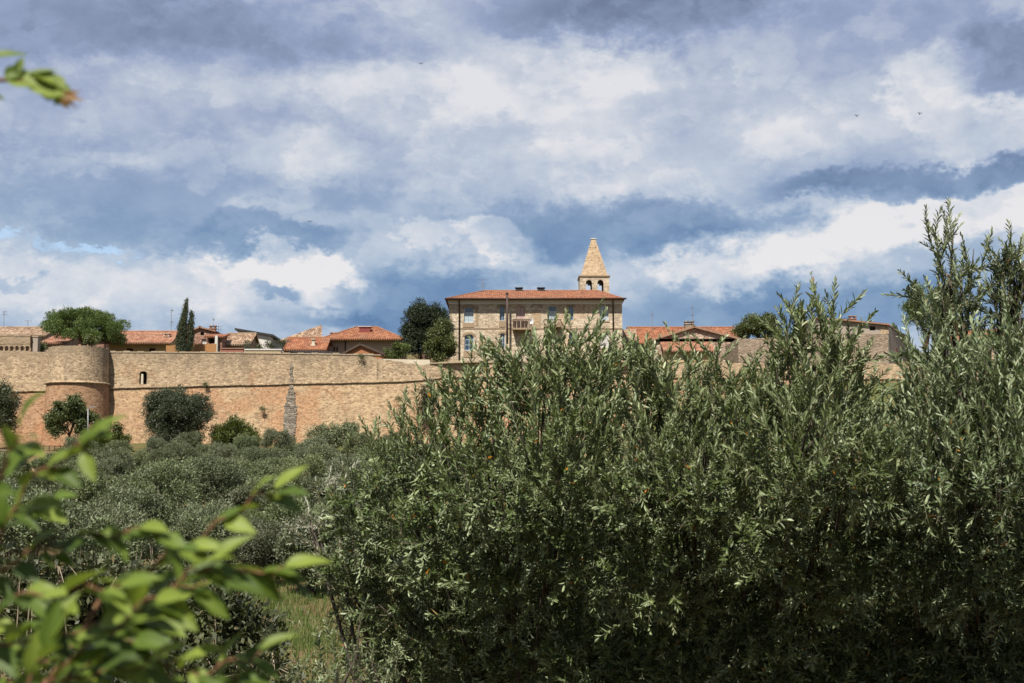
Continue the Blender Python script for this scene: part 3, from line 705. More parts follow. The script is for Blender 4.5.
# back face with the same openings so the sky shows through, and the sides
gb = G(); facade(gb, 0, w2, zb, zt, hs, 0, .4)
bv = np.array(gb.v); bv[:, 1] = w2 - bv[:, 1]; g.add(bv, [f[::-1] for f in gb.f])
g.quad((0, 0, zb), (0, 0, zt), (0, w2, zt), (0, w2, zb)); g.quad((w2, 0, zb), (w2, w2, zb), (w2, w2, zt), (w2, 0, zt))
g.quad((.3, .4, zs0), (w2 - .3, .4, zs0), (w2 - .3, w2 - .4, zs0), (.3, w2 - .4, zs0))
g.build('belfry', m_fac, bt, TT)
g = G(); g.box(-.12, w2 + .12, -.12, w2 + .12, zt, zt + .14); g.build('cornice', m_sill, bt, TT)
g = G(); b0, b1 = .1, .42; zt2 = Z(239.5, SY + hw); c = hw; hwb, hwt = hw - .15, 2.1 * M(SY)
n = 4; V = [(c - hwb, c - hwb, zt + .14), (c + hwb, c - hwb, zt + .14), (c + hwb, c + hwb, zt + .14), (c - hwb, c + hwb, zt + .14)]
V += [(c - hwt, c - hwt, zt2), (c + hwt, c - hwt, zt2), (c + hwt, c + hwt, zt2), (c - hwt, c + hwt, zt2)]
g.add(V, [[0, 1, 5, 4], [1, 2, 6, 5], [2, 3, 7, 6], [3, 0, 4, 7], [4, 5, 6, 7]]); sp = g.build('spire', m_spire, bt, TT)
g = G()
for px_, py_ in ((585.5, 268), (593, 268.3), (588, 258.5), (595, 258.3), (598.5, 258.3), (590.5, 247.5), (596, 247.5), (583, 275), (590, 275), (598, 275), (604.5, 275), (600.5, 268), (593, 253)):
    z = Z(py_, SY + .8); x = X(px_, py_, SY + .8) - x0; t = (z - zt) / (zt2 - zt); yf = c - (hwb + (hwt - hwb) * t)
    g = G(); g.box(x - .09, x + .09, yf - .015, yf + .1, z - .09, z + .09); g.build('putlog_hole_shade', m_black, sp, TT)  # black block on the face, painting the shade of a hole
g = G(); g.box(c - hwt - .1, c + hwt + .1, c - hwt - .1, c + hwt + .1, zt2, zt2 + .10); g.build('cap', m_white, sp, TT)
for cc in (c1, c2):
    g = G(); prof = [(.03, 0), (.07, -.02), (.09, -.10), (.11, -.22), (.16, -.31)]; zz = zs1 - .28; n = 14; V = []; Fs = []
    for r, z in prof:
        for k in range(n): a = 2 * math.pi * k / n; V.append((cc + r * math.cos(a), .75 + r * math.sin(a), zz + z))
    for i in range(4):
        for k in range(n): Fs.append([i * n + k, i * n + (k + 1) % n, (i + 1) * n + (k + 1) % n, (i + 1) * n + k])
    g.add(V, Fs); g.box(cc - .48, cc + .48, .66, .84, zz + .0, zz + .14); g.build('bell', m_bell, bt, TT, smooth=False)

# --- smaller houses, left to right
house('long_house', 'long low house with a dark weathered tile roof at the far left skyline', 'house', -40, 44, 336, 352, 152, 8, ('gx', 328.5), m_rub, m_tile4, oh=.3)
antenna(4, 311, 329, 155, 'tall thin aerial at the far left edge of the skyline', ((.05, .2), (.2, .3)), .03)
antenna(28, 320, 329, 155, 'short aerial between the far left aerial and the umbrella pine', ((.1, .35),), .03)
hr, T, ro, q = house('brick_house', 'low red roofed brick house left of the umbrella pine', 'house', 42, 62, 344, 352, 132, 5, ('shed', 336), m_rub, m_tile3, oh=.3)
hr, T, ro, q = house('brick_house', 'brick house glimpsed beneath the umbrella pine crown', 'house', 62, 104, 339, 352, 140, 6, ('gx', 333), m_rub2, m_tile3, holes=[(74, 78, 341, 347, 'white')], oh=.3)
chimney(ro, q['lx'](50, 330), 3, .6, .9, q['zr'] - .1, T)
hr, T, ro, q = house('cream_house', 'low cream house with faded red roof between umbrella pine and cypress', 'house', 109, 170, 342.0, 353, 131, 6, ('gx', 333.0), m_cream, m_tile3,
      holes=[(126.5, 133, 348.4, 351.6, 'dark'), (149, 155.5, 348.2, 351.6, 'dark')], oh=.75)
chimney(ro, q['lx'](164, 340), 1.2, .5, .42, q['H'] + .2, T, m_pink)
antenna(171.3, 309.5, 345, 134, 'tall thin aerial mast just left of the cypress', ((.02, .12), (.35, .12)), .03)
w_ = empty('garden_fence', P(191, 351, 126), 'rusty orange boarded fence standing behind the cypress', 'fence')
for a, b, t_ in ((166, 179, 345.5), (190, 216, 344)):
    g = G(); x = X(a, 350, 126)
    while x < X(b, 350, 126): g.box(x, x + .14, 126, 126.04, Z(354, 126), Z(t_, 126) + random.uniform(-.03, .03)); x += .15
    g.build('board_panel', m_ochre, w_)
hr, T, ro, q = house('brick_house', 'tall red brick house with gable and roof terrace just right of the cypress', 'house', 192.5, 213, 331.5, 350, 142, 8, ('gy', 328.2), m_rub2, m_tile3,
      holes=[(200.5, 204, 331.8, 335.3, 'dark'), (201.5, 206.5, 339, 344, 'white')], oh=.25, xa=200)
chimney(ro, q['lx'](212, 330), .4, .6, .55, q['lz'](334), T, m_rub2)
hr, T, ro, q = house('brick_house', 'low brick lean-to with dark terrace opening beside a white post', 'house', 207.5, 222, 337.6, 351, 139, 2.5, ('shed', 335.5), m_rub2, m_tile, holes=[(209, 214.5, 338.3, 343.5, 'dark')], oh=.3)
g = G(); g.box(q['lx'](216, 340), q['lx'](218.6, 340), -.5, -.15, -1, q['lz'](336)); g.build('post', m_white, hr, T)
antenna(213.4, 317, 326, 142, 'thin whip aerial on the brick house chimney', ((.3, .1),), .02)
antenna(218.5, 325.5, 335, 143, 'small aerial right of the brick house chimney', ((.1, .4), (.4, .25)), .025)
house('rubble_house', 'rubble stone house with patchy roof between brick house and white gable', 'house', 214, 238, 341, 352, 146, 8, ('shedx', 344), m_rub2, m_tile4, oh=.25)
house('rubble_house', 'lower stone house with worn brown roof beside the white walled house', 'house', 224, 248, 345, 352, 141, 6, ('gx', 335), m_rub, m_tile4, oh=.25)
g = G(); pw = empty('garden_wall', P(232, 352, 124), 'low pink wall with red coping behind the town wall parapet', 'wall')
g.box(X(221, 350, 124), X(243.5, 350, 124), 124, 124.3, Z(355, 124), Z(349, 124)); g.build('wall_face', m_redw, pw)
g = G(); g.box(X(220.5, 350, 124), X(244, 350, 124), 123.93, 124.37, Z(349, 124), Z(348, 124)); g.build('coping', m_tile3, pw)
hr, T, ro, q = house('white_house', 'white walled house with dark sloping roof edge on the skyline', 'house', 238, 271, 330.9, 350, 152, 7, ('shedx', 336.4), m_white, m_dark, oh=.35, th=.22)
g = G(); x = q['lx'](242.8, 330); g.box(x - .3, x + .3, .5, 1.1, q['H'] - .6, q['lz'](329.3)); g.build('chimney', m_pale, ro, T)
g = G(); g.box(0.02, q['lx'](252, 335), -.04, -.003, q['lz'](338), q['H'] - .7); g.build('brick_patch', m_rub2, hr, T)
tw = empty('terrace_wall', P(262, 352, 123), 'long low cream terrace parapet behind the town wall', 'wall')
g = G(); g.box(X(245.5, 350, 123), X(281, 350, 123), 123, 123.4, Z(356, 123), Z(350.2, 123)); g.build('wall_face', m_yel, tw)
g = G(); g.box(X(244.5, 350, 123), X(282, 350, 123), 122.93, 123.5, Z(350.2, 123), Z(348.9, 123)); g.build('coping', m_white, tw)
# sloping tiled gable remnant
house('old_barn', 'old barn with long patchy tile roof rising to a sharp peak on the right', 'barn', 283, 322, 341, 352, 150, 8, ('shed', 341), m_rub2, m_tile4, oh=.2)
g = G(); root = empty('tiled_roof', P(300, 342, 146), 'steep patchy stone tiled roof slope with pointed right corner against the sky', 'roof')
pl = [P(281, 341.5, 147), P(322, 341.5, 147), P(321.8, 326.8, 151), P(314, 329.5, 150.2), P(296, 336, 148.6)]
g.slab(pl, .2); g.build('roof_slope', m_tile4, root)
g = G(); g.add([P(281, 342, 147.1), P(322, 342, 147.1), P(321.8, 327.4, 151.3), P(322, 345, 153), P(281, 345, 153)], [[0, 1, 4], [1, 3, 4], [1, 2, 3], [2, 0, 4], [2, 4, 3]]); g.build('gable_wall', m_rub, root)
hr, T, ro, q = house('red_roof_house', 'low house with bright orange red roof left of the pink house', 'house', 286, 324, 349.3, 353, 134, 5.5, ('gx', 339.3), m_redw, m_tile, oh=.5, tilerow=True)
g = G(); x = q['lx'](312.3, 348); g.box(x - .22, x + .22, .5, .9, q['H'] - .1, q['H'] + .55); g.box(x - .13, x + .13, .6, .8, q['H'] + .55, q['H'] + 1.0); g.box(x - .2, x + .2, .5, .9, q['H'] + 1.0, q['H'] + 1.08); g.build('chimney', m_pale, ro, T)
hr, T, ro, q = house('pink_house', 'pink plastered house with orange hip roof and skylight', 'house', 326, 400, 338.4, 356, 138, 9, ('hip', 328.4, 357, 377), m_pink, m_tile, oh=.85)
chimney(ro, q['lx'](331, 335), 2.4, .7, .25, q['H'] + .25, T, m_low)
g = G(); s = (q['zr'] - q['H']) / 4.5; x = q['lx'](362.5, 333); zz = lambda y: q['H'] + s * y + .18
g.box(x - .55, x + .55, 2.0, 2.9, zz(2.0) - .1, zz(2.9) + .22); sk = g.build('skylight', m_redf, ro, T)
g = G(); g.box(x - .65, x + .65, 1.9, 3.0, zz(2.9) + .22, zz(2.9) + .3); g.build('hood', m_pinkb, sk, T)
for px_ in (345.5, 334.5, 337.5):
    g = G(); x = q['lx'](px_, 345); g.tube([(x, -.1, q['lz'](355)), (x, -.1, q['H'] - .1 if px_ > 340 else q['lz'](347))], .06, 6); g.build('downpipe', m_rust if px_ > 340 else m_wood, hr, T, smooth=True)
antenna(356.5, 326, 331, 141, 'small aerial on the pink house roof', ((.2, .25),), .03)
house('terracotta_shed', 'terracotta gabled shed in front of the pink house', 'shed', 340, 386.5, 356.5, 358.5, 128, 5, ('gy', 345.8), m_terra, m_wood, oh=.25, ohx=.35, xa=360.5, th=.2)
cn = empty('flat_canopy', P(322, 353, 126), 'thin dark flat canopy roof left of the terracotta shed', 'canopy')
g = G(); g.prism([(X(288, 353, 125), Z(351.5, 125)), (X(318, 353, 125), Z(351, 125)), (X(343, 353, 125), Z(353, 125)), (X(343, 353, 125), Z(354.2, 125)), (X(288, 353, 125), Z(353.5, 125))], 124.5, 127); g.build('roof', m_dark, cn)
g = G()
for px_ in (290, 316, 341): g = G(); g.box(X(px_, 350, 125) - .06, X(px_, 350, 125) + .06, 125, 125.1, 10, Z(353.5, 125)); g.build('post', m_wood, cn)
lw = empty('parapet_wall', P(404, 363, 122), 'smooth cream parapet set behind the step in the town wall', 'wall')
g = G(); xa_, xb_ = X(378.5, 360, 121.5), X(430, 360, 121.5)
g.prism([(xa_, Z(370, 121.5)), (xb_, Z(370, 121.5)), (xb_, Z(359.8, 121.5)), (xa_, Z(358.9, 121.5))], 121.45, 121.8); g.build('wall_face', m_pale, lw)
# right of the palazzo
house('brick_house', 'small brown roofed house with blue window right of the large stone building', 'house', 618, 636, 341, 352, 150, 6, ('gx', 331.5), m_rub2, m_tile4, holes=[(626.5, 631.5, 343, 348.5, 'glass')], oh=.4)
hr, T, ro, q = house('red_roof_house', 'long house with bright red roof behind the rubble gable', 'house', 633, 739, 342.5, 356, 152, 9, ('gx', 328.6), m_grey, m_tile, oh=.4, tilerow=False)
hr, T, ro, q = house('rubble_gable_house', 'wide rubble stone gable end house with lean-to beneath', 'house', 649.5, 746, 342, 362, 144, 7, ('gy', 328.2), m_rub, m_tile2, holes=[(673, 675.3, 338.8, 341, 'dark')], oh=.35, xa=694, th=.2)
chimney(ro, q['lx'](691.5, 325), 2, .9, .6, q['zr'] + .0, T, m_rwall)
hr, T, ro, q = house('lean_to', 'yellow plastered lean-to with orange red tiled roof under the rubble gable', 'lean-to', 666, 712, 350.8, 372, 141.0, 2.9, ('shed', 343.4), m_yel, m_tile3, oh=.5)
antenna(652.2, 310, 330, 155, 'aerial mast left of the two on the long red roof', ((.25, .15),), .03)
antenna(692.6, 305.5, 325, 150, 'aerial mast above the rubble gable chimney', ((.1, .12), (.5, .12)), .035)
# stone curtain far right and the house on it
RY = 134.0
rw = empty('bastion_wall', P(800, 400, RY), 'grey-brown stone bastion wall showing behind the olive tops on the right', 'wall')
topB = curve(RY, (738, 338.3), (800, 337.5), (815, 332.5), (889, 334.5))
wall_grid('wall_face', m_rwall, rw, [(X(738, 340, RY), RY), (X(888, 340, RY), RY)], topB, lambda x: 5.0, .3, .06, 8)
hr, T, ro, q = house('corner_house', 'stone corner house with sloping orange roof and slit window in its shaded side', 'house', 818, 888, 318.5, 333, RY + .3, 11, ('shedx', 325.8), m_grey, m_tile3, holes=[(869.5, 875.5, 326.2, 330.4, 'dark')], oh=.35, ohx=.1)
g = G(); g.box(q['lx'](880.5, 330), q['W'] + .02, -.05, -.003, -.1, q['lz'](326.2)); g.build('corner_stones', m_spire, hr, T)
chimney(ro, q['lx'](857.5, 318), 2, .6, .4, q['lz'](321), T, m_rub2)
# side wing receding to the right, in shade
a = P(888, 330, RY + .3); bdir = unit(np.array([.42, .91, 0])); Lw = 11.0; b = a + bdir * Lw
wg = G(); zt0, zt1 = Z(325.8, RY), Z(325.8, RY) - .25
wg.add([(a[0], a[1], 5), (b[0], b[1], 5), (b[0], b[1], zt1), (a[0], a[1], zt0), (a[0] - 1, a[1] + 6, 5), (a[0] - 1, a[1] + 6, zt0)], [[0, 1, 2, 3], [1, 4, 5, 2], [3, 2, 5]])
wg.build('side_wall', m_grey, hr)
pc = a + bdir * 4.6 - np.array([0, 0, 0]); nn = np.array([bdir[1], -bdir[0], 0])
g = G(); zz0, zz1 = Z(359, RY), Z(343.5, RY); w_ = .5
p0, p1 = pc - bdir * w_, pc + bdir * w_
for off in (0.03,):
    A = [p0 + nn * off, p1 + nn * off, p1 - nn * .1, p0 - nn * .1]
    V = [(p[0], p[1], zz0) for p in A] + [(p[0], p[1], zz1) for p in A]
    g.add(V, [[0, 1, 5, 4], [1, 2, 6, 5], [2, 3, 7, 6], [3, 0, 4, 7], [4, 5, 6, 7]])
g.build('slit_window', m_redf, hr)
g = G(); g.slab([(a[0] - .2, a[1] - .3, zt0 + .1), (b[0] + .2, b[1] - .3, zt1 + .05), (b[0] - .5, b[1] + 1, zt1 + .3), (a[0] - 1, a[1] + 6, zt0 + .3)], .14); g.build('side_roof', m_tile3, hr)
hr, T, ro, q = house('far_house', 'low house with red roof and chimney seen through the right olive branches', 'house', 955, 1002, 340, 352, 150, 7, ('gx', 331.5), m_pink, m_tile, oh=.4, tilerow=False)
chimney(ro, q['lx'](966, 330), 2.2, 1.0, 1.1, q['zr'] - .4, T, m_low)
house('far_house', 'small house with red roof at the far right edge of the skyline', 'house', 1008, 1060, 341, 352, 146, 7, ('gx', 331), m_white, m_tile, oh=.4, tilerow=False)

# foot-of-wall items
br = empty('brick_block', P(0, 468, 112), 'square brick block wall at the far left edge below the tower', 'wall')
g = G(); g.box(X(-60, 450, 108), X(21, 450, 108), 108, 111.5, 1.8, Z(450.5, 108)); g.build('wall_face', m_low2, br)
g = G(); g.box(X(-60, 450, 108) - .05, X(21, 450, 108) + .05, 107.93, 111.6, Z(450.5, 108), Z(449.7, 108)); g.build('coping', m_cap, br)
rl = empty('iron_railing', P(34, 455, 113), 'thin rusty railing between the brick block and the fig tree', 'railing')
g = G()
for x in np.linspace(X(21, 450, 113), X(66, 450, 113), 9): g = G(); g.tube([(x, 113, 2.8), (x, 113, Z(445.5, 113))], .035, 5); g.build('post', m_rust, rl)
g = G(); 
for pz in (446, 450.5): g.tube([(X(21, 450, 113), 113, Z(pz, 113)), (X(66, 450, 113), 113, Z(pz, 113))], .025, 5)
g.build('rail', m_rust, rl)
lp = empty('street_lamp', P(88, 446, 112), 'slim grey lamp post in front of the round tower', 'street lamp')
g = G(); b_ = P(88, 450, 112); t_ = P(88, 409, 112); g.tube([b_, (b_ + t_) / 2, t_], [.07, .05, .04], 7); g.tube([t_, t_ + [.15, 0, .12], t_ + [.4, 0, .2]], .03, 6); g.build('pole', m_steel, lp, smooth=True)
g = G(); g.box(t_[0] + .3, t_[0] + .62, 111.9, 112.1, t_[2] + .15, t_[2] + .23); g.build('lamp_head', m_steel, lp)
hp = empty('unclear_pale_object', P(264, 479, 86), 'unclear whitish object between the grove olives, made up as a small heap of stones', 'unclear object')  # unidentified bright object; the heap is made up to stand for it
g = G(); rnd = random.Random(2)
for k in range(22):
    c = P(264 + rnd.uniform(-9, 9), 477 + rnd.uniform(-1, 4), 84.5 + rnd.uniform(-.3, .3)); r = rnd.uniform(.07, .17); V = []; 
    for z in (-1, 0, 1):
        for a in range(6): V.append(c + r * np.array([math.cos(a) * (1 if z == 0 else .6) * rnd.uniform(.8, 1.2), math.sin(a) * (1 if z == 0 else .6), z * .7 * rnd.uniform(.8, 1)]))
    g.add(V, [[i * 6 + k_, i * 6 + (k_ + 1) % 6, (i + 1) * 6 + (k_ + 1) % 6, (i + 1) * 6 + k_] for i in range(2) for k_ in range(6)] + [[12, 13, 14, 15, 16, 17]])
g.build('made_up_stones', m_pale, hp)

# ------------------------------------------------------------------ distant trees
def L(px, py, Y, rx, rz=None, ry=None):   # lobe in world coordinates, radii in pixels
    p = P(px, py, Y); m = M(Y); rz = rz or rx; ry = ry or rx
    return (p[0], p[1], p[2], rx * m, rz * m, ry * m)
def tree(name, label, cat, lobes, n, Ls, Ws, mat, basep, r0, bark=None, seed=1, group=None, up=.3, out=.6, inner=.35, ntar=5):
    root = empty(name, basep, label, cat, group)
    rnd = random.Random(seed); tg = rnd.sample(lobes, min(ntar, len(lobes)))
    trunk(root, np.array(basep) - [0, 0, .3], [t[:3] for t in tg], r0, bark or m_bark, seed=seed)
    crown('crown', mat, root, lobes, n, Ls, Ws, seed, up, out, inner)
    return root
def blobs(spec, Y, seed, n, dy=10):
    """random small lobes filling big ellipses: spec (px,py,rx,ry)"""
    rnd = random.Random(seed); out = []
    tot = sum(a[2] * a[3] for a in spec)
    for px, py, rx, ry in spec:
        for k in range(max(2, int(n * rx * ry / tot))):
            a = rnd.uniform(0, 2 * math.pi); r = rnd.random() ** .5; s = rnd.uniform(.26, .42) * min(rx, ry) + 1.2
            out.append(L(px + rx * r * math.cos(a) * .82, py + ry * r * math.sin(a) * .82, Y + rnd.uniform(-1, 1) * dy * (1 - r * .5) * M(Y), s * 1.15, s * .9, s * 1.1))
    return out
_r = random.Random(77)
_pl = [L(px_ + _r.uniform(-2, 2), 323 + 5 * abs((px_ - 83) / 40) ** 2 + _r.uniform(-2, 2), 129 + _r.uniform(-2.5, 2.5), _r.uniform(7, 9.5), _r.uniform(5.5, 7.5)) for px_ in range(48, 121, 4)]
_pl += [L(px_ + _r.uniform(-2, 2), 314 + 4 * abs((px_ - 80) / 26) ** 2 + _r.uniform(-1.5, 1.5), 129 + _r.uniform(-2, 2), _r.uniform(6.5, 8.5), _r.uniform(4.5, 6)) for px_ in range(54, 107, 4)]
_pl += [L(px_ + _r.uniform(-2, 2), 331 + 6 * max(0, (px_ - 60) / 50) + _r.uniform(-2, 2), 129 + _r.uniform(-3, 3), _r.uniform(7, 9), _r.uniform(5, 7)) for px_ in range(62, 121, 4)]
tree('umbrella_pine', 'broad bright green umbrella pine behind the round tower', 'pine tree', _pl, 90000, .10, .055, m_pine, P(86, 356, 129), .3, m_bark2, 3, up=.9, out=1.0, inner=.15)
tree('cypress_tree', 'narrow dark cypress with two pointed tops behind the wall', 'cypress',
     [L(181.5 + 6.2 * max(0, k / 27 - .35) ** 1.2 * 1.65, 350 - k * 1.86, 124, max(.7, 5.8 * (1 - (k / 27.5)) ** .6), 3.2, 4.2 * (1 - k / 28) ** .55 + .5) for k in range(27)] +
     [L(188.8 + 3.2 * (k / 20), 350 - k * 1.9, 124.3, max(.7, 4.6 * (1 - k / 20.5) ** .5), 3, 3.8 * (1 - k / 21) ** .5 + .5) for k in range(20)],
     21000, .11, .05, m_cyp, P(185, 354, 124), .16, m_bark2, 5, up=1.6, out=.2, inner=.3)
tree('bush', 'small bush right of the pale pier', 'bush', blobs([(41, 347, 5, 5)], 122.5, 8, 6, 8), 900, .18, .07, m_mid, P(41, 353, 122.5), .05, seed=8)
tree('bush', 'light green bush at the foot of the umbrella pine trunk', 'bush', blobs([(92, 341, 7, 5)], 123, 9, 6, 8), 1200, .18, .07, m_mid, P(92, 350, 123), .05, seed=9)
tree('dark_conifer', 'tall very dark evergreen left of the large stone building', 'tree', blobs([(424, 312, 15, 13), (420, 330, 16, 14), (426, 345, 20, 14), (438, 314, 11, 14), (411, 338, 10, 16), (418, 322, 16, 20), (436, 330, 14, 18)], 136, 12, 90, 16), 60000, .17, .07, m_darkt, P(424, 362, 136), .3, m_bark2, 12, inner=.35, out=.9, up=.05)
tree('broadleaf_tree', 'lighter green tree in front of the dark evergreen', 'tree', blobs([(440, 335, 11, 15), (440, 350, 17, 12), (449, 342, 8, 12)], 131, 13, 42, 12), 17000, .18, .08, m_mid, P(440, 364, 131), .2, seed=13, up=.6)
tree('bush', 'pale flowering bush at the left foot of the dark evergreen', 'bush', blobs([(393, 353, 9, 6), (402, 349, 8, 6)], 127, 14, 14, 10), 3500, .17, .08, m_mid, P(396, 362, 127), .06, seed=14)
tree('broadleaf_tree', 'rounded dark green tree behind the bastion wall', 'tree', blobs([(760, 326, 17, 12), (748, 332, 12, 10), (772, 331, 9, 9), (737, 334, 8, 6)], 147, 15, 36, 14), 18000, .2, .09, m_mid, P(760, 345, 147), .25, seed=15)
tree('umbrella_pine', 'dark green pine behind the corner house at right', 'pine tree', blobs([(916, 300, 16, 18), (925, 322, 22, 14), (945, 310, 20, 20)], 152, 16, 44, 14), 22000, .22, .08, m_pine, P(925, 346, 152), .3, m_bark2, 16)
for i, (a, b, c, lab) in enumerate(((247, 345, 4.0, 'potted bush at the left end of the cream terrace wall'), (259, 347, 3.2, 'small potted plant midway along the cream terrace wall'), (270, 346, 3.6, 'leafy pot plant on the cream terrace wall'), (282, 344, 4.4, 'tall shaggy pot plant at the right end of the cream terrace wall'))):
    tree('potted_plant', lab, 'plant', blobs([(a, b, c, c + 1.5)], 123.9, 20 + i, 5, 5), 420, .15, .06, m_bram, P(a, 352, 123.9), .03, seed=20 + i)
# foot of the wall
tree('holm_oak', 'large round dark evergreen oak against the wall below the doorway', 'tree', blobs([(175, 412, 33, 22), (160, 408, 20, 16), (195, 410, 18, 18), (178, 430, 28, 18), (172, 395, 20, 9), (176, 415, 24, 24), (190, 432, 16, 12), (160, 428, 16, 14)], 114, 30, 130, 26), 100000, .14, .06, m_oak, P(176, 452, 114), .3, seed=30)
tree('holm_oak', 'dark rounded tree cut off by the left edge', 'tree', blobs([(-8, 405, 24, 24), (5, 420, 12, 12), (-2, 396, 12, 10)], 112, 31, 34, 22), 24000, .20, .075, m_oak, P(-6, 446, 112), .25, seed=31)
tree('fig_tree', 'light green broadleaf tree with bare thin trunk before the tower', 'tree', blobs([(69, 405, 15, 9), (60, 417, 13, 10), (83, 418, 11, 11), (56, 430, 8, 8), (84, 432, 9, 7)], 113, 32, 30, 15), 15000, .17, .10, m_mid, P(69, 458, 113), .12, seed=32)
tree('shrub', 'dark green shrub at the right foot of the round tower', 'shrub', blobs([(108, 430, 16, 9), (95, 436, 12, 10), (122, 438, 10, 8), (108, 440, 16, 6)], 113, 33, 24, 14), 9000, .17, .08, m_mid, P(108, 446, 113), .08, seed=33)
tree('shrub', 'spiky yellow green shrub right of the dark oak', 'shrub', blobs([(232, 434, 20, 10), (250, 439, 12, 8), (238, 424, 8, 6), (222, 441, 12, 8), (240, 445, 20, 6)], 113.5, 34, 30, 12), 9500, .24, .08, m_mid, P(236, 450, 113.5), .08, seed=34, up=1.2)
tree('shrub', 'grey green shrub against the wall right of the grey crack', 'shrub', blobs([(322, 436, 16, 9), (345, 434, 14, 11), (335, 445, 24, 9)], 112, 35, 34, 12), 14000, .17, .06, m_grove, P(334, 452, 112), .1, seed=35)
tree('ivy', 'narrow olive green climber growing up the wall near its bend', 'climber', [L(424 + 1.2 * math.sin(k), 388 + k * 4.5, 118.9, 2.8 + (k % 3) * .6, 3.4, 2.5) for k in range(8)] + [L(431, 383, 119.3, 1.2, 3, 1.2), L(421, 392, 119.3, 1.4, 3, 1.2), L(434, 400, 119, 2, 4, 2)], 1600, .18, .08, m_bram, P(424, 428, 118.7), .05, seed=36, ntar=3)

for k_, (px_, py_, sz, lab) in enumerate(LATER):
    yy_ = 119.65 if py_ < 390 else 119.25
    o_ = empty('wall_weed', P(px_, py_, yy_), lab, 'weed')
    crown('foliage', m_mid, o_, [L(px_, py_ - 1, yy_, sz, sz * .8), L(px_ + sz, py_, yy_, sz * .6)], 260, .12, .04, 90 + k_, .5, .6, .3)
# ------------------------------------------------------------------ olive grove
def grove_proto(seed, W_, H_):
    rnd = random.Random(seed); lobes = []
    for k in range(30):
        a = rnd.uniform(0, 2 * math.pi); u = rnd.random(); zz = (u - .5) * 1.7; r = W_ * .66 * math.sqrt(max(.05, 1 - zz * zz * .9)) * rnd.uniform(.6, 1); s = rnd.uniform(.26, .42) * W_ * .72
        lobes.append((r * math.cos(a), r * math.sin(a), H_ * (.52 + .30 * zz), s, s * .85, s))
    root = empty('olive_tree', (0, 0, 0), 'x', 'olive tree')
    trunk(root, (0, 0, -.3), [l[:3] for l in lobes[:6]], .12, m_bark, seed=seed, sides=6)
    crown('crown', m_grove, root, lobes, 24000, .095, .036, seed, up=.5, out=.9, inner=.12, tight=.6)
    return root
protos = [grove_proto(40 + k, w, h) for k, (w, h) in enumerate(((1.35, 2.7), (1.6, 3.0), (1.15, 2.4), (1.5, 2.6), (1.75, 3.3)))]
rows = [('topmost row', 106.5, .78), ('second row', 100, .84), ('third row', 92.5, .85), ('fourth row', 86, .86), ('fifth row', 79, .88), ('sixth row', 71.5, .9), ('seventh row', 63.5, .92), ('eighth row', 55, .95), ('ninth row', 46.5, .95), ('lowest row', 39.5, .95)]
used = [False] * 5
ordn = ['first', 'second', 'third', 'fourth', 'fifth', 'sixth', 'seventh', 'eighth', 'ninth', 'tenth', 'eleventh', 'twelfth', 'thirteenth', 'fourteenth', 'fifteenth', 'sixteenth', 'seventeenth', 'eighteenth', 'nineteenth', 'twentieth', 'twenty-first', 'twenty-second', 'twenty-third', 'twenty-fourth', 'twenty-fifth']
_o = ['first', 'second', 'third', 'fourth', 'fifth', 'sixth', 'seventh', 'eighth', 'ninth', 'tenth', 'eleventh', 'twelfth', 'thirteenth', 'fourteenth', 'fifteenth', 'sixteenth']
rnd = random.Random(11)
for ri, (rn_, Y, sc) in enumerate(rows):
    pxl = {0: 118, 1: 78, 2: 62, 3: 66, 4: 10, 5: -20, 6: -30, 7: -60, 8: -40, 9: -90}[ri]; pxr = 560
    x = X(pxl, 450, Y); i = 0
    while x < X(pxr, 450, Y):
        xx_ = x + rnd.uniform(-.5, .5); yy_ = Y + rnd.uniform(-1.5, 1.5)
        px_ = 512 + xx_ * F / yy_
        skip = (ri == 0 and px_ > 400) or (ri == 9 and 245 < px_ < 300) or (ri == 9 and 345 < px_ < 420) or (ri == 4 and 250 < px_ < 278 and yy_ < 84) or (ri in (3, 4, 5) and 135 < px_ < 152 )
        x += rnd.uniform(2.6, 3.4) * sc
        if skip: continue
        k = rnd.randrange(5)
        r = protos[k] if not used[k] else copy_tree(protos[k]); used[k] = True
        s_ = rnd.uniform(.88, 1.25) * sc
        r.location = (xx_, yy_, float(tz(xx_, yy_)) - .05); r.rotation_euler = (0, 0, rnd.uniform(0, 6.28)); r.scale = (s_, s_, s_ * rnd.uniform(.9, 1.1))
        r['label'] = 'grey-green grove olive, %s from the left in the %s below the town wall' % (ordn[min(i, 24)], rn_)
        r['group'] = 'olive trees of the grove below the wall'; i += 1
for px_, Y_, k, lab in ((300, 47, 1, 'grove olive at the upper left edge of the grassy clearing'), (333, 50, 4, 'grove olive right behind the grassy clearing'), (282, 57, 0, 'small grove olive just up the slope from the clearing'),
                        (258, 50, 3, 'grove olive left of the grassy clearing, behind the blurred leaves'), (318, 43, 2, 'lowest small grove olive, touching the near olive branches'), (262, 42, 1, 'low grove olive at the left side of the grassy clearing')):
    r = protos[k] if not used[k] else copy_tree(protos[k]); used[k] = True; x_ = (px_ - 512) * Y_ / F
    r.location = (x_, Y_, float(tz(x_, Y_)) - .05); r.rotation_euler = (0, 0, px_ * .1); s_ = .78; r.scale = (s_, s_, s_); r['label'] = lab; r['group'] = 'olive trees of the grove below the wall'
for k in range(5):
    if not used[k]:
        for c in list(protos[k].children): D.objects.remove(c)
        D.objects.remove(protos[k])

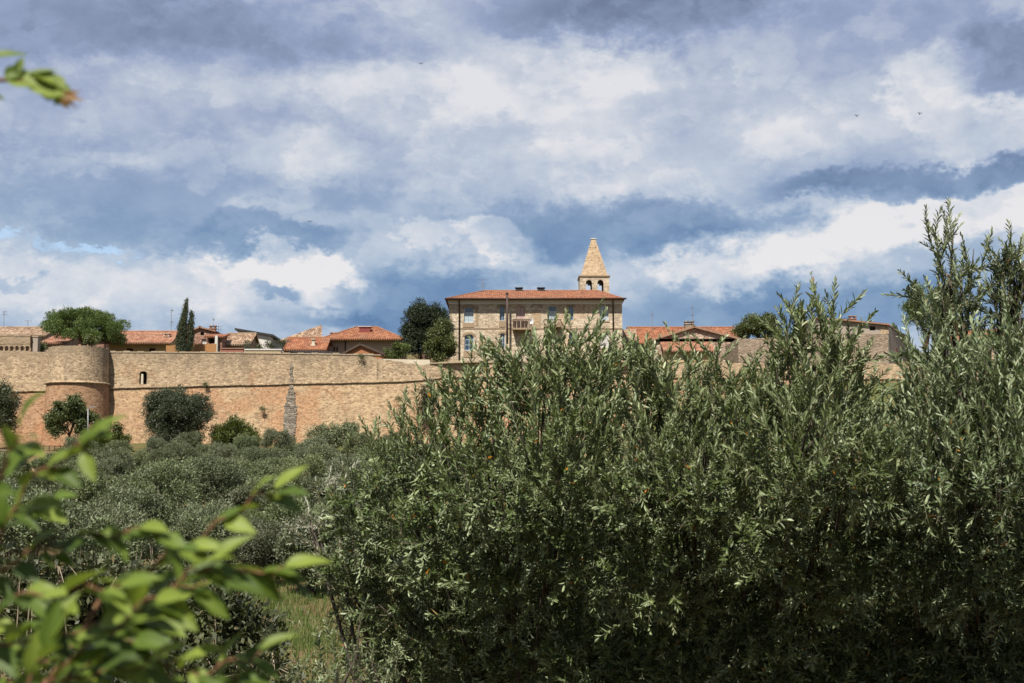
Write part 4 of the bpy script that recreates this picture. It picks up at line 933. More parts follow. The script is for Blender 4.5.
# brambles below left, between the grove and the near branches
def bramble(label, spec, Y, seed, n, mat=m_bram, cane=60):
    lobes = blobs(spec, Y, seed, 26, 60)
    bx_ = P(spec[0][0], spec[0][1], Y); b = (bx_[0], Y, float(tz(bx_[0], Y)))
    root = empty('bramble_bush', b, label, 'bush', 'bramble bushes at the foot of the slope')
    # lower lobes down to the ground
    ext = []
    for l in lobes: ext.append((l[0], l[1] + .4, (l[2] + b[2]) / 2, l[3] * 1.1, l[4] * 1.3, l[5]))
    crown('foliage', mat, root, lobes + ext, n, .055 * min(1.5, Y / 9), .026 * min(1.4, Y / 9), seed, .4, .6, .3)
    g = G(); rr = random.Random(seed)
    for k in range(cane):
        l = rr.choice(lobes); s0 = np.array([l[0] + rr.uniform(-.4, .4), l[1], b[2]]); e = np.array(l[:3]) + np.array([rr.uniform(-1, 1) * l[3], rr.uniform(-1, 1) * l[3], l[4] * rr.uniform(.4, 1.2)])
        g.tube([s0, (s0 + e) / 2 + [0, 0, .2], e, e + np.array([rr.uniform(-.25, .25), -.1, rr.uniform(-.2, .1)])], [.012, .009, .006, .003], 4)
    g.build('canes', m_dry, root)
bramble('dark tangled bramble bush at lower left behind the blurred leaves', [(60, 620, 90, 60), (20, 570, 50, 30)], 13, 50, 22000)
bramble('brown and green bramble bush right of the lower left bramble', [(200, 640, 80, 50), (150, 600, 50, 35)], 14, 51, 22000)
bramble('low thicket at the bottom edge under the blurred branches', [(120, 690, 140, 45), (260, 690, 60, 35)], 10, 52, 22000)
bramble('mid-height thicket behind the left brambles', [(30, 520, 70, 26), (110, 540, 60, 24)], 30, 53, 60000, m_grove, 30)
bramble('low scrub between the lower left brambles and the grassy clearing', [(235, 655, 40, 26), (265, 690, 40, 20)], 16, 54, 16000)
# grass around the clearing
def grass():
    rng = np.random.default_rng(9); n = 60000
    Y = rng.uniform(9, 45, n); px = rng.uniform(150, 640, n); x = (px - 512) * Y / F; z = tz(x, Y)
    pos = np.stack([x, Y, z], 1); ax = unit(np.stack([rng.normal(0, .3, n), rng.normal(0, .3, n), np.ones(n)], 1)); nr = unit(rng.normal(size=(n, 3)) + 1e-3)
    V, Fq = cards(pos, ax, nr, rng.uniform(.08, .28, n), rng.uniform(.012, .03, n), .3)
    o = np_mesh('grass', V, Fq, MATS['grass_blade'], None, np.repeat(np.clip(rng.normal(.5, .25, n), 0, 1), 4)); tag(o, 'green and dry grass in the clearing beside the olive trees', 'grass', kind='stuff')
leafmat('grass_blade', [(0, (.07, .10, .02)), (.6, (.12, .17, .035)), (.85, (.2, .2, .07)), (1, (.32, .26, .13))], trans=.3)
grass()

# ------------------------------------------------------------------ near olive trees
def shoot_templates(nt, seed, length=.26, leaf=.048, wid=.0122, gap=.0125, spread=.52):
    rng = np.random.default_rng(seed); out = []
    for t in range(nt):
        ln = length * rng.uniform(.75, 1.25); n = int(ln / gap / 1.0); bend = rng.normal(0, .22, 2)
        s = np.linspace(.06, 1, n) * ln
        cen = np.stack([bend[0] * s ** 2 / ln, bend[1] * s ** 2 / ln, s], 1)
        tan = unit(np.stack([2 * bend[0] * s / ln, 2 * bend[1] * s / ln, np.ones(n)], 1))
        V = []; R = []
        for i in range(n):
            sz = (math.sin(math.pi * (.12 + .80 * i / n)) * .55 + .5)
            ph = (i % 2) * math.pi / 2 + rng.normal(0, .35)
            for sgn in (0, math.pi):
                if rng.random() < .12: continue
                a = ph + sgn; rad = np.array([math.cos(a), math.sin(a), 0.]); ang = rng.normal(spread if i < n - 2 else .22 + (spread - .5) * .6, .18)
                ax = unit(rad * math.sin(ang) + tan[i] * math.cos(ang)); nr = unit(tan[i] * math.sin(ang) - rad * math.cos(ang) + rng.normal(0, .35, 3))
                nr = unit(nr - ax * (nr @ ax)); sd = np.cross(ax, nr); l = leaf * sz * rng.uniform(.8, 1.15); w = wid * sz ** .5 * rng.uniform(.85, 1.2) / 2
                b = cen[i]; fold = nr * w * .35; dr = nr * -.08 * l
                V += [b, b + ax * l * .3 + sd * w * .8 + fold, b + ax * l * .68 + sd * w * .85 + fold + dr * .5, b + ax * l + dr, b + ax * l * .68 - sd * w * .85 + fold + dr * .5, b + ax * l * .3 - sd * w * .8 + fold]
                R.append(min(1, rng.random() * .75 + .35 * (i / n) ** 2))
        V = np.array(V); m = len(R)
        # twig, three sided
        kk = np.linspace(0, 1, 5); tw = []
        for u in kk:
            c = np.array([bend[0] * (u * ln) ** 2 / ln, bend[1] * (u * ln) ** 2 / ln, u * ln]); r = .0024 * (1 - u * .7)
            for q_ in range(3): a = q_ * 2.094; tw.append(c + r * np.array([math.cos(a), math.sin(a), 0]))
        tw = np.array(tw); tf = []
        for i in range(4):
            for q_ in range(3): tf.append((i * 3 + q_, i * 3 + (q_ + 1) % 3, (i + 1) * 3 + (q_ + 1) % 3, (i + 1) * 3 + q_))
        out.append((V, np.array(R), tw, np.array(tf)))
    return out
TEMPL = shoot_templates(14, 21)
TEMPL_LOW = shoot_templates(14, 22, length=.20, leaf=.049, wid=.0130, spread=.95)
def place_shoots(pos, dirs, rng, scale, templ=TEMPL, bias=0.0):
    LV, LR, TV_, TF = [], [], [], []; no = 0
    k = rng.integers(0, len(templ), len(pos))
    for t in range(len(templ)):
        sel = np.where(k == t)[0]
        if len(sel) == 0: continue
        V, R, tw, tf = templ[t]; z = unit(dirs[sel]); h = unit(rng.normal(size=(len(sel), 3))); x = unit(np.cross(h, z)); y = np.cross(z, x)
        Rm = np.stack([x, y, z], 1)          # rows are axes
        s = scale[sel][:, None, None]
        LV.append((np.einsum('vk,nkj->nvj', V, Rm) * s + pos[sel][:, None, :]).reshape(-1, 3))
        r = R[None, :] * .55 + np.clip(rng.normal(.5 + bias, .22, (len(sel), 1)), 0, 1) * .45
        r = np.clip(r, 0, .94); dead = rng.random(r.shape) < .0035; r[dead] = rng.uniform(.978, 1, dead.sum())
        LR.append(np.repeat(r.ravel(), 6))
        TV_.append((np.einsum('vk,nkj->nvj', tw, Rm) * s + pos[sel][:, None, :]).reshape(-1, 3))
        TF.append((tf[None] + (np.arange(len(sel)) * len(tw))[:, None, None]).reshape(-1, 4) + no); no += len(sel) * len(tw)
    LV = np.concatenate(LV); nl = len(LV) // 6; b = np.arange(nl)[:, None] * 6
    LF = np.concatenate([b + np.array([[0, 1, 2, 3]]), b + np.array([[3, 4, 5, 0]])])
    return LV, LF, np.concatenate(LR), np.concatenate(TV_), np.concatenate(TF)
def near_olive(label, base, lobes, dens, seed, mat=m_olive, extra=(), inner=1.0, bias=0., upw=1.1, limbs=10, r0=.055, scl=1.0, name='olive_tree', lean=0):
    rng = np.random.default_rng(seed); root = empty(name, base, label, 'olive tree')
    POS, DIR, SCL = [], [], []
    if lean:     # crown overhangs: the lower boughs sit further back, towards the trunk
        nl = []
        for (x, y, z, rx, rz, ry) in lobes:
            k = max(0., -.05 - z) * lean; f = (y + k) / y; nl.append((x * f, y + k, z * f, rx * f, rz * f, ry * f))
        lobes = nl
    for (x, y, z, rx, rz, ry) in lobes:
        n = int(dens * rx * rz * 820); d = unit(rng.normal(size=(n, 3))); d[:, 1] = np.where(rng.random(n) < .35, -np.abs(d[:, 1]), d[:, 1])
        r = np.where(rng.random((n, 1)) < .45, .35 + .5 * rng.random((n, 1)), .78 + .2 * rng.random((n, 1)))
        p = np.array([x, y, z]) + d * np.array([rx, ry, rz]) * r
        hi = np.clip((p[:, 2:3] + .25) / .45, 0, 1)          # upright shoots only in the top of the crown
        dd = unit(d * (.95 - .4 * hi) + np.array([0, 0, 1.]) * (upw * (.15 + .85 * hi)) + rng.normal(0, 1, (n, 3)) * (.55 - .28 * hi))
        POS.append(p - dd * .12); DIR.append(dd); SCL.append(rng.uniform(.65, 1.15, n))
    for (a, b) in extra:     # free shoots sticking out: base and tip points
        v = b - a; ln = np.linalg.norm(v); k = max(1, int(ln / .16))
        for i in range(k):
            POS.append((a + v * i / k)[None]); DIR.append(unit(v + rng.normal(0, .12, 3) * ln)[None]); SCL.append(np.array([min(1.1, ln / k / .16 * .75)]))
            for _ in range(1 if i < k - 1 else 0):
                POS.append((a + v * i / k)[None]); DIR.append(unit(v / ln + rng.normal(0, .5, 3))[None]); SCL.append(np.array([.55]))
    POS = np.concatenate(POS); DIR = np.concatenate(DIR); SCL = np.concatenate(SCL) * scl
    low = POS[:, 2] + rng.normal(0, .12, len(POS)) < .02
    res = [place_shoots(POS[q_], DIR[q_], rng, SCL[q_], templ=tp, bias=bs) for q_, tp, bs in ((~low, TEMPL, bias + .24), (low, TEMPL_LOW, bias - .24)) if q_.any()]  # paler young tops, darker old leaves below; sunlit top and shaded base painted in too
    o1 = o2 = 0; acc_ = [[], [], [], [], []]
    for a_ in res:
        acc_[0].append(a_[0]); acc_[1].append(a_[1] + o1); acc_[2].append(a_[2]); acc_[3].append(a_[3]); acc_[4].append(a_[4] + o2); o1 += len(a_[0]); o2 += len(a_[3])
    LV, LF, LR, TV_, TF = [np.concatenate(q_) for q_ in acc_]
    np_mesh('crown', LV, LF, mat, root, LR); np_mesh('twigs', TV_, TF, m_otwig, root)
    rnd = random.Random(seed); g = G(); base = np.array(base, float)
    top = base + np.array([0, 0, .9]); g.tube([base - [0, 0, .2], base + [.03, 0, .4], top], [r0 * 1.3, r0, r0 * .85], 9)
    for l in lobes[:limbs]:
        t = np.array(l[:3]); mid = top + (t - top) * .5 + np.array([rnd.uniform(-.12, .12), rnd.uniform(.0, .15), rnd.uniform(-.05, .2)])
        g.tube([top - [0, 0, .1], mid, t], [r0 * .5, r0 * .3, .008], 6)
        for q_ in range(3):
            e = t + np.array([rnd.uniform(-1, 1) * l[3], rnd.uniform(-1, 1) * l[5], rnd.uniform(-.3, 1) * l[4]]) * .8; m_ = mid + (t - mid) * rnd.uniform(.3, .9)
            g.tube([m_, (m_ + e) / 2 + [0, 0, .03], e], [.010, .007, .003], 4)
    for (a, b) in extra:
        if np.linalg.norm(b - a) > .3: g.tube([a, (a + b) / 2, a + (b - a) * .75], [.006, .004, .002], 4)
    g.build('trunk', m_bark, root, smooth=True)
    return root
def gl(px, Y): p = P(px, 400, Y); return np.array([p[0], Y, float(tz(p[0], Y))])
def E(px0, py0, px1, py1, Y): return (P(px0, py0, Y), P(px1, py1, Y + random.uniform(-.1, .1)))
A_l = [L(*a) for a in ((352, 585, 8.2, 42), (372, 520, 8.1, 48), (400, 470, 7.9, 46), (445, 440, 7.7, 52), (430, 530, 7.7, 60), (410, 610, 8.0, 58), (492, 400, 7.6, 48), (500, 480, 7.4, 66), (545, 385, 7.4, 46),
       (560, 450, 7.2, 66), (590, 390, 7.2, 44), (500, 570, 7.6, 72), (580, 540, 7.4, 74), (470, 640, 7.9, 66), (560, 640, 7.7, 76), (600, 690, 7.3, 70), (480, 700, 7.8, 60), (630, 410, 7.5, 44), (530, 520, 8.4, 90), (450, 520, 8.7, 75), (580, 450, 8.2, 70), (610, 610, 8.5, 90), (590, 362, 7.2, 24), (520, 374, 7.4, 24), (550, 366, 7.3, 22), (400, 560, 8.9, 70), (440, 660, 8.8, 80), (520, 620, 9.3, 110), (620, 560, 9.3, 110), (380, 640, 8.4, 46), (590, 690, 9.0, 110))]
A_e = [E(*a) for a in ((400, 440, 398, 402, 7.7), (425, 420, 440, 388, 7.7), (455, 400, 468, 368, 7.6), (478, 372, 492, 350, 7.5), (510, 365, 528, 338, 7.4), (540, 355, 552, 330, 7.4), (575, 360, 580, 322, 7.2), (590, 350, 604, 330, 7.2), (560, 360, 572, 330, 7.3), (350, 480, 338, 446, 8), (372, 470, 372, 432, 8), (600, 360, 622, 345, 7.3), (530, 360, 520, 345, 7.4))]
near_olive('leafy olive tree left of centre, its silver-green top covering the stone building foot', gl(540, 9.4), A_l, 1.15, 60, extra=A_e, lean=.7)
B_l = [L(*a) for a in ((655, 395, 7.3, 42), (700, 400, 7.1, 44), (740, 420, 7.0, 48), (690, 470, 6.9, 62), (640, 480, 7.1, 56), (780, 400, 6.9, 44), (815, 365, 6.9, 44), (842, 408, 6.9, 34), (795, 450, 6.7, 62), (850, 470, 6.8, 54),
       (740, 520, 6.9, 72), (660, 560, 7.2, 74), (830, 560, 7.1, 76), (750, 620, 7.3, 82), (700, 700, 7.1, 70), (800, 700, 7.1, 74), (660, 650, 7.4, 72), (850, 650, 7.4, 76), (720, 480, 7.8, 90), (800, 520, 8.0, 95), (700, 600, 8.2, 100), (800, 640, 8.2, 95), (820, 400, 7.5, 44), (800, 338, 6.9, 24), (830, 334, 6.9, 24), (700, 560, 9.2, 110), (800, 580, 9.2, 120), (720, 680, 9.0, 120), (840, 690, 9.0, 120), (760, 460, 8.8, 90))]
B_e = [E(*a) for a in ((640, 380, 634, 345, 7.2), (665, 380, 668, 350, 7.2), (690, 385, 700, 352, 7.1), (725, 390, 728, 338, 7.0), (722, 370, 716, 350, 7.1), (745, 395, 752, 360, 7.0), (772, 385, 762, 345, 7.0), (788, 370, 786, 298, 6.8), (790, 350, 794, 312, 6.9), (812, 345, 816, 285, 6.8), (805, 350, 806, 300, 6.9), (828, 345, 838, 290, 6.8), (822, 340, 826, 302, 6.9), (845, 360, 850, 318, 6.8), (856, 380, 866, 352, 6.8), (770, 400, 776, 372, 6.9))]
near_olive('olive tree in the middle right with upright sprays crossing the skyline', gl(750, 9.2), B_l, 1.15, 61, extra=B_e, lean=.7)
C_l = [L(*a) for a in ((886, 455, 7.0, 44), (932, 398, 7.0, 42), (965, 400, 6.9, 48), (1005, 385, 6.9, 50), (1050, 390, 6.9, 50), (930, 470, 6.8, 64), (1000, 470, 6.7, 70), (1070, 470, 6.8, 66), (900, 540, 7.1, 66), (970, 560, 7.0, 76), (1050, 560, 7.0, 80),
       (920, 640, 7.4, 74), (1010, 650, 7.3, 80), (890, 700, 7.2, 70), (970, 705, 7.1, 74), (1050, 700, 7.1, 74), (960, 500, 7.8, 95), (1040, 520, 7.9, 95), (960, 620, 8.1, 100), (900, 500, 7.9, 70), (945, 345, 7.2, 34), (1020, 345, 7.1, 34), (920, 580, 9.2, 120), (1020, 580, 9.2, 120), (940, 690, 9.0, 120), (1040, 690, 9.0, 120), (990, 450, 8.6, 90), (900, 450, 8.6, 70))]
C_e = [E(*a) for a in ((935, 370, 930, 335, 7), (985, 370, 992, 335, 6.9), (960, 380, 955, 345, 6.9), (1010, 360, 1018, 330, 6.9), (975, 380, 970, 350, 6.8))]
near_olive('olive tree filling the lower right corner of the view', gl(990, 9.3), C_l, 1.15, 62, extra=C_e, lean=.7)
D_l = [L(*a) for a in ((938, 318, 8.0, 30), (958, 300, 8.0, 26), (950, 275, 8.0, 17), (1000, 300, 8.1, 24), (1018, 285, 8.0, 22), (1010, 320, 8.1, 26), (975, 325, 8.1, 14), (1040, 290, 8.0, 26), (1002, 264, 8.0, 17), (1022, 266, 8.0, 18), (908, 288, 8.0, 11), (972, 262, 8.0, 13), (940, 245, 8.0, 12))]
D_e = [E(*a) for a in ((945, 285, 928, 208, 8.0), (938, 260, 915, 222, 8.0), (950, 280, 955, 212, 8.0), (930, 305, 890, 282, 8.0), (925, 300, 903, 268, 8.0), (950, 250, 905, 232, 8.0), (970, 290, 975, 235, 8.0), (1000, 285, 985, 240, 8.0), (1010, 280, 1000, 238, 8.0), (1018, 275, 1024, 243, 8.0), (990, 300, 982, 262, 8.0), (955, 270, 942, 218, 8.0),
       (962, 330, 960, 258, 8), (1000, 330, 1006, 250, 8), (940, 330, 938, 255, 8), (1030, 300, 1035, 250, 8))]
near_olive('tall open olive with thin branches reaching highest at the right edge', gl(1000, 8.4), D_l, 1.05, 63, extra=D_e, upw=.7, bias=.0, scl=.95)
S_l = [L(*a) for a in ((330, 690, 6.2, 40), (385, 690, 6.2, 42), (300, 680, 6.4, 30))]
S_e = [E(*a) for a in ((300, 680, 292, 640, 6.3), (320, 670, 318, 618, 6.3), (345, 668, 350, 625, 6.2), (370, 665, 378, 630, 6.2), (395, 670, 405, 628, 6.2), (420, 690, 432, 655, 6.2), (335, 660, 330, 602, 6.3), (355, 680, 362, 590, 6.4))]
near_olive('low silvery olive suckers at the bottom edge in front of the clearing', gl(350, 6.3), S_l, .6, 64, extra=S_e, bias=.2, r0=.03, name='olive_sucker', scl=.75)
V_l = [L(*a) for a in ((310, 520, 8.6, 22), (330, 480, 8.6, 20), (340, 540, 8.6, 24))]
V_e = [E(*a) for a in ((330, 560, 272, 518, 8.4), (325, 530, 290, 495, 8.4), (320, 505, 308, 462, 8.4), (335, 490, 330, 455, 8.4), (345, 480, 352, 448, 8.4), (310, 545, 280, 530, 8.4), (345, 560, 300, 545, 8.4), (340, 520, 345, 480, 8.3), (335, 590, 306, 560, 8.4))]
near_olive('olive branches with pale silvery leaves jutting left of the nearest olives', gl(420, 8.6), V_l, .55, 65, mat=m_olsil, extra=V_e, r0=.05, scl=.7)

# ------------------------------------------------------------------ out-of-focus broadleaf shrub, close on the left
class LeafBuf:
    def __init__(s): s.V = []; s.F = []; s.R = []; s.n = 0; s.fix = None
    def leaf(s, base, ax, nrm, Ln, Wd, rnd, ragged=False):
        ax = unit(ax); nrm = unit(nrm - ax * (nrm @ ax)); sd = np.cross(ax, nrm); K = 18; cup = rnd.uniform(.15, .5); droop = rnd.uniform(.05, .35); wave = rnd.uniform(0, 6)
        rv = rnd.random() if s.fix is None else s.fix
        for i in range(K + 1):
            t = i / K; w = (math.sin(math.pi * t ** .78)) ** .85 * (1 - .25 * t) * (1 + (.06 if i % 2 else -.05))
            if ragged and t > .55: w *= rnd.uniform(.4, 1.3)
            c = base + ax * Ln * t - nrm * Ln * droop * t * t
            h = Wd * .5 * max(w, .015)
            for u in (-1, -.5, 0, .5, 1):
                s.V.append(c + sd * h * u + nrm * (cup * abs(u) * h + .05 * h * math.sin(wave + t * 9) * u)); s.R.append(min(1, max(0, rv + (.12 if u == 0 else 0))))
        for i in range(K):
            for u in range(4): a = s.n + i * 5 + u; s.F.append((a, a + 1, a + 6, a + 5))
        s.n += (K + 1) * 5
SHX = np.array([-.95, 1.15, float(tz(-.95, 1.15))])
def branch(lb, g, pts, Ln, rnd, n=None, r0=.0017, ends=True, side_only=None):
    W3 = [P(a, b, y) for a, b, y in pts]; seg = []
    for i in range(len(W3) - 1):
        for t in np.linspace(0, 1, 6, endpoint=False): seg.append(W3[i] + (W3[i + 1] - W3[i]) * t + np.array([0, 0, .004 * math.sin(6.28 * t)]))
    seg.append(W3[-1]); g.tube(seg, list(np.linspace(r0, r0 * .35, len(seg))), 6)
    tot = sum(np.linalg.norm(W3[i + 1] - W3[i]) for i in range(len(W3) - 1)); n = n or int(tot / (Ln * .38)); sg = 1
    for k in range(n):
        u = (k + .6) / n * (len(seg) - 2); i = int(u); b = seg[i] + (seg[i + 1] - seg[i]) * (u - i); tg = unit(seg[i + 1] - seg[i])
        sidev = unit(np.cross(tg, np.array([0, 1., 0.]))) * sg; sg = -sg
        ax = unit(tg * .75 + sidev * rnd.uniform(.12, .42) + np.array([rnd.uniform(.0, .35), rnd.uniform(-.5, .3), rnd.uniform(-.4, .1)]))
        nr = np.array([rnd.uniform(-.5, .3), rnd.uniform(-.8, .1), rnd.uniform(.35, 1)])
        l = Ln * rnd.uniform(.7, 1.15); st = b + ax * .006; g.tube([b, st], [.0011, .0009], 4); lb.leaf(st, ax, nr, l, l * rnd.uniform(.48, .64), rnd)
    if ends:
        tg = unit(seg[-1] - seg[-3]); lb.leaf(seg[-1], tg, np.array([-.2, -.6, .7]), Ln * 1.05, Ln * .48, rnd)
sh = empty('broadleaf_shrub', SHX, 'out-of-focus bright green leafy shrub branches close to the camera at lower left', 'shrub')
lb = LeafBuf(); g = G(); rnd = random.Random(17); Y0 = 1.1
fr = [
 [(-40, 600, 1.15), (0, 540, 1.1), (25, 485, 1.08), (70, 452, 1.06), (90, 440, 1.05)],
 [(-40, 520, 1.1), (5, 470, 1.05), (20, 425, 1.02)],
 [(-60, 590, 1.15), (20, 558, 1.1), (70, 540, 1.1), (128, 530, 1.08), (190, 545, 1.06)],
 [(60, 690, 1.2), (100, 640, 1.15), (150, 598, 1.12), (215, 575, 1.1), (285, 566, 1.1)],
 [(100, 600, 1.15), (160, 560, 1.12), (205, 535, 1.1), (250, 500, 1.1), (275, 488, 1.1)],
 [(-60, 660, 1.1), (10, 600, 1.06), (70, 590, 1.02), (120, 586, 1.0)],
 [(140, 700, 1.15), (170, 675, 1.12), (215, 670, 1.1), (262, 650, 1.1)],
 [(-20, 720, 1.1), (60, 672, 1.05), (130, 615, 1.04), (180, 580, 1.04), (215, 560, 1.04)],
 [(-50, 640, 1.2), (30, 640, 1.15), (90, 625, 1.12), (140, 640, 1.1)],
 [(-30, 700, 1.25), (50, 690, 1.2), (110, 665, 1.15), (190, 655, 1.12)],
 [(60, 720, 1.1), (90, 680, 1.08), (150, 660, 1.06)],
 [(-60, 560, 1.3), (0, 520, 1.25), (50, 500, 1.2)],
 [(0, 720, 1.0), (30, 680, .98), (50, 640, .98)],
 [(180, 720, 1.2), (210, 690, 1.15), (240, 670, 1.15)]]
for b in fr:
    branch(lb, g, b, rnd.uniform(.027, .036), rnd)
    # carry every branch back to the stems outside the frame
    s0 = P(*b[0]); g.tube([s0, (s0 + SHX) / 2 + np.array([-.08, 0, .12]), SHX + np.array([rnd.uniform(-.05, .05), rnd.uniform(-.05, .05), 0])], [.002, .005, .011], 6)
for k in range(9):
    a = rnd.uniform(-40, 150); b = rnd.uniform(625, 700); y = rnd.uniform(1.1, 1.35); q_ = [(a - 60, b + 50, y), (a, b, y), (a + rnd.uniform(30, 70), b - rnd.uniform(5, 45), y - .03)]
    branch(lb, g, q_, .034, rnd); s0 = P(*q_[0]); g.tube([s0, (s0 + SHX) / 2, SHX], [.003, .005, .009], 5)
np_mesh('foliage', np.array(lb.V), np.array(lb.F), m_fore, sh, np.array(lb.R), smooth=True)
g.build('stems', m_twig, sh, smooth=True)
# branch tip hanging in at the top left
SH2 = np.array([-.98, 1.30, float(tz(-.98, 1.30))])
sh2 = empty('broadleaf_sapling', SH2, 'single twig with a ragged brown-tipped green leaf at the top left corner', 'sapling')
lb = LeafBuf(); g = G(); rnd = random.Random(4)
p_ = lambda a, b: P(a, b, 1.1)
g.tube([SH2, (SH2 + p_(-120, 60)) / 2 + np.array([-.05, 0, 0]), p_(-120, 60), p_(-40, 82), p_(2, 80), p_(30, 82)], [.012, .008, .005, .003, .0018, .0012], 6)
v = lambda a, b, c, d: P(c, d, 1.1) - P(a, b, 1.1)
def addleaf(a, b, c, d, nrm, wd, ragged=False): lb.leaf(p_(a, b), v(a, b, c, d), np.array(nrm, float), np.linalg.norm(v(a, b, c, d)), wd * 1.1 / F, rnd, ragged)
lb.fix = .85
addleaf(6, 78, 52, 84, (-.2, -.8, .6), 30); addleaf(24, 76, 78, 97, (-.2, -.85, .5), 34, True); addleaf(32, 74, 74, 84, (-.2, -.7, .7), 20, True); addleaf(40, 84, 68, 105, (-.2, -.9, .4), 22, True); lb.fix = .5
addleaf(4, 76, 26, 70, (.2, -.9, .3), 18); addleaf(16, 74, 23, 56, (.3, -1, .2), 11); addleaf(-15, 58, 24, 46, (0, -.9, .6), 13); addleaf(-20, 90, 4, 97, (0, -1, .3), 10); addleaf(28, 74, 57, 66, (0, -.8, .6), 8)
np_mesh('leaf', np.array(lb.V), np.array(lb.F), m_fore, sh2, np.array(lb.R), smooth=True)
lb = LeafBuf()
for c, d in ((80, 90), (84, 100), (77, 107), (66, 108)): addleaf(62, 96, c, d, (rnd.uniform(-.3, .3), -1, rnd.uniform(0, .6)), rnd.uniform(6, 10), True)
np_mesh('withered_tip', np.array(lb.V), np.array(lb.F), m_brown, sh2, np.array(lb.R), smooth=True)
g.build('twig', m_twig, sh2, smooth=True)

# birds
for px_, py_, Y, lab in ((421, 64, 90, 'tiny dark bird gliding high left of centre'), (857, 116, 80, 'tiny dark bird gliding at upper right, left of another'), (920, 114, 70, 'tiny dark bird with raised wings at the upper right'), (310, 222, 95, 'tiny dark bird over the dark cloud at left')):
    c = P(px_, py_, Y); bo = empty('bird', c, lab, 'bird', 'swallows in the sky'); s_ = .17 * Y / 90
    g = G(); V = []; Fs = []
    g.tube([c + [0, .1, 0], c, c + [0, -.1, .0]], [.008, .024, .008], 6)
    for sg in (-1, 1): g.add([c + [0, -.05, .01], c + [sg * s_ * .55, -.02, .10], c + [sg * s_, .12, .03], c + [sg * s_ * .5, .06, .08], c + [0, .06, .01]], [[0, 1, 3, 4], [1, 2, 3]])
    g.add([c + [-.01, .09, 0], c + [.01, .09, 0], c + [.03, .17, 0], c + [-.03, .17, 0]], [[0, 1, 2, 3]]); g.build('body', m_black, bo)

# ------------------------------------------------------------------ sky
w = D.worlds.new('World'); SC.world = w; w.use_nodes = True; nt = w.node_tree; nt.nodes.clear(); n = N(nt)
out = n.new('ShaderNodeOutputWorld'); tc = n.new('ShaderNodeTexCoord').outputs['Generated']
d = n.new('ShaderNodeVectorMath', {0: tc}, operation='NORMALIZE').outputs[0]
sx = n.new('ShaderNodeSeparateXYZ', {0: d}); az = n.math('ARCTAN2', sx.outputs[0], sx.outputs[1]); el = n.math('ARCSINE', sx.outputs[2])
c2 = n.new('ShaderNodeCombineXYZ', {0: az, 1: el, 2: 0.0}).outputs[0]
st = n.new('ShaderNodeMapping', {'Vector': d, 'Scale': (1, 1, 1.5)}).outputs[0]
wn = n.noise(st, 9, 5, .6).outputs['Color']; wn2 = n.noise(st, 34, 4, .6).outputs['Color']
wc = n.new('ShaderNodeVectorMath', {0: wn, 1: (.10, .055, 0), 2: c2}, operation='MULTIPLY_ADD').outputs[0]
wc = n.new('ShaderNodeVectorMath', {0: wn2, 1: (.042, .032, 0), 2: wc}, operation='MULTIPLY_ADD').outputs[0]
wn3 = n.noise(st, 120, 4, .65).outputs['Color']
wc = n.new('ShaderNodeVectorMath', {0: wn3, 1: (.016, .014, 0), 2: wc}, operation='MULTIPLY_ADD').outputs[0]
wc = n.new('ShaderNodeVectorMath', {0: wc, 1: (.079, .0505, 0)}, operation='SUBTRACT').outputs[0]
def ae(px, py):
    v_ = P(px, py, 1.0); v_ = v_ / np.linalg.norm(v_); return math.atan2(v_[0], v_[1]), math.asin(v_[2])
CL = [ # px, py, rx, ry, amplitude, softness (1 soft .. .3 crisp)
 (150, 20, 300, 46, -.36, .8), (640, 0, 190, 44, -.46, .7), (1000, 64, 66, 50, -.42, .45), (880, 22, 150, 30, -.10, 1), (420, 30, 80, 34, .12, .8), (60, 45, 120, 18, -.08, 1),
 (395, 95, 120, 46, .20, .5), (545, 78, 130, 48, .22, .45), (500, 130, 150, 50, .14, .7), (690, 120, 170, 60, .16, .6), (925, 86, 50, 42, .26, .35), (1010, 132, 100, 30, .26, .5), (830, 130, 110, 36, .10, .7), (640, 70, 70, 26, .12, .4),
 (110, 205, 220, 46, -.20, .8), (60, 150, 130, 22, -.08, 1), (262, 247, 90, 27, -.34, .45), (285, 160, 70, 30, .14, .5), (340, 200, 70, 26, -.10, .8), (180, 98, 130, 22, .10, .8), (300, 215, 60, 14, .10, .5), (90, 165, 60, 12, .12, .6),
 (90, 292, 290, 42, .30, .7), (290, 272, 90, 20, .34, .35), (345, 290, 46, 30, .22, .4), (200, 262, 80, 12, .12, .6), (272, 300, 30, 10, -.40, .6), (22, 288, 34, 8, -.22, .8),
 (430, 305, 110, 46, -.42, .5), (350, 322, 60, 14, -.22, .7), (500, 240, 44, 20, .30, .3), (430, 238, 40, 14, .22, .35), (465, 262, 60, 14, .16, .6), (550, 262, 50, 18, .12, .5),
 (640, 228, 200, 34, -.36, .55), (690, 240, 80, 20, -.16, .7), (735, 262, 90, 30, .32, .35), (800, 245, 110, 22, .20, .45), (850, 268, 100, 20, .10, .6), (980, 216, 150, 30, .34, .4), (850, 200, 90, 16, .18, .5), (900, 235, 120, 18, .12, .5),
 (830, 308, 220, 40, -.40, .7), (930, 178, 160, 20, -.40, .45), (780, 182, 60, 14, -.14, .6), (690, 180, 90, 22, .12, .6), (560, 175, 150, 50, .14, .7), (1000, 298, 80, 36, -.2, .8), (600, 280, 80, 20, .10, .7), (390, 170, 90, 40, .08, .7)]
acc = None
fb = n.noise(st, 17, 9, .58).outputs[0]; fb2 = n.noise(st, 60, 6, .6).outputs[0]
val = n.math('MULTIPLY_ADD', n.math('SUBTRACT', fb, .5), .50, .64)
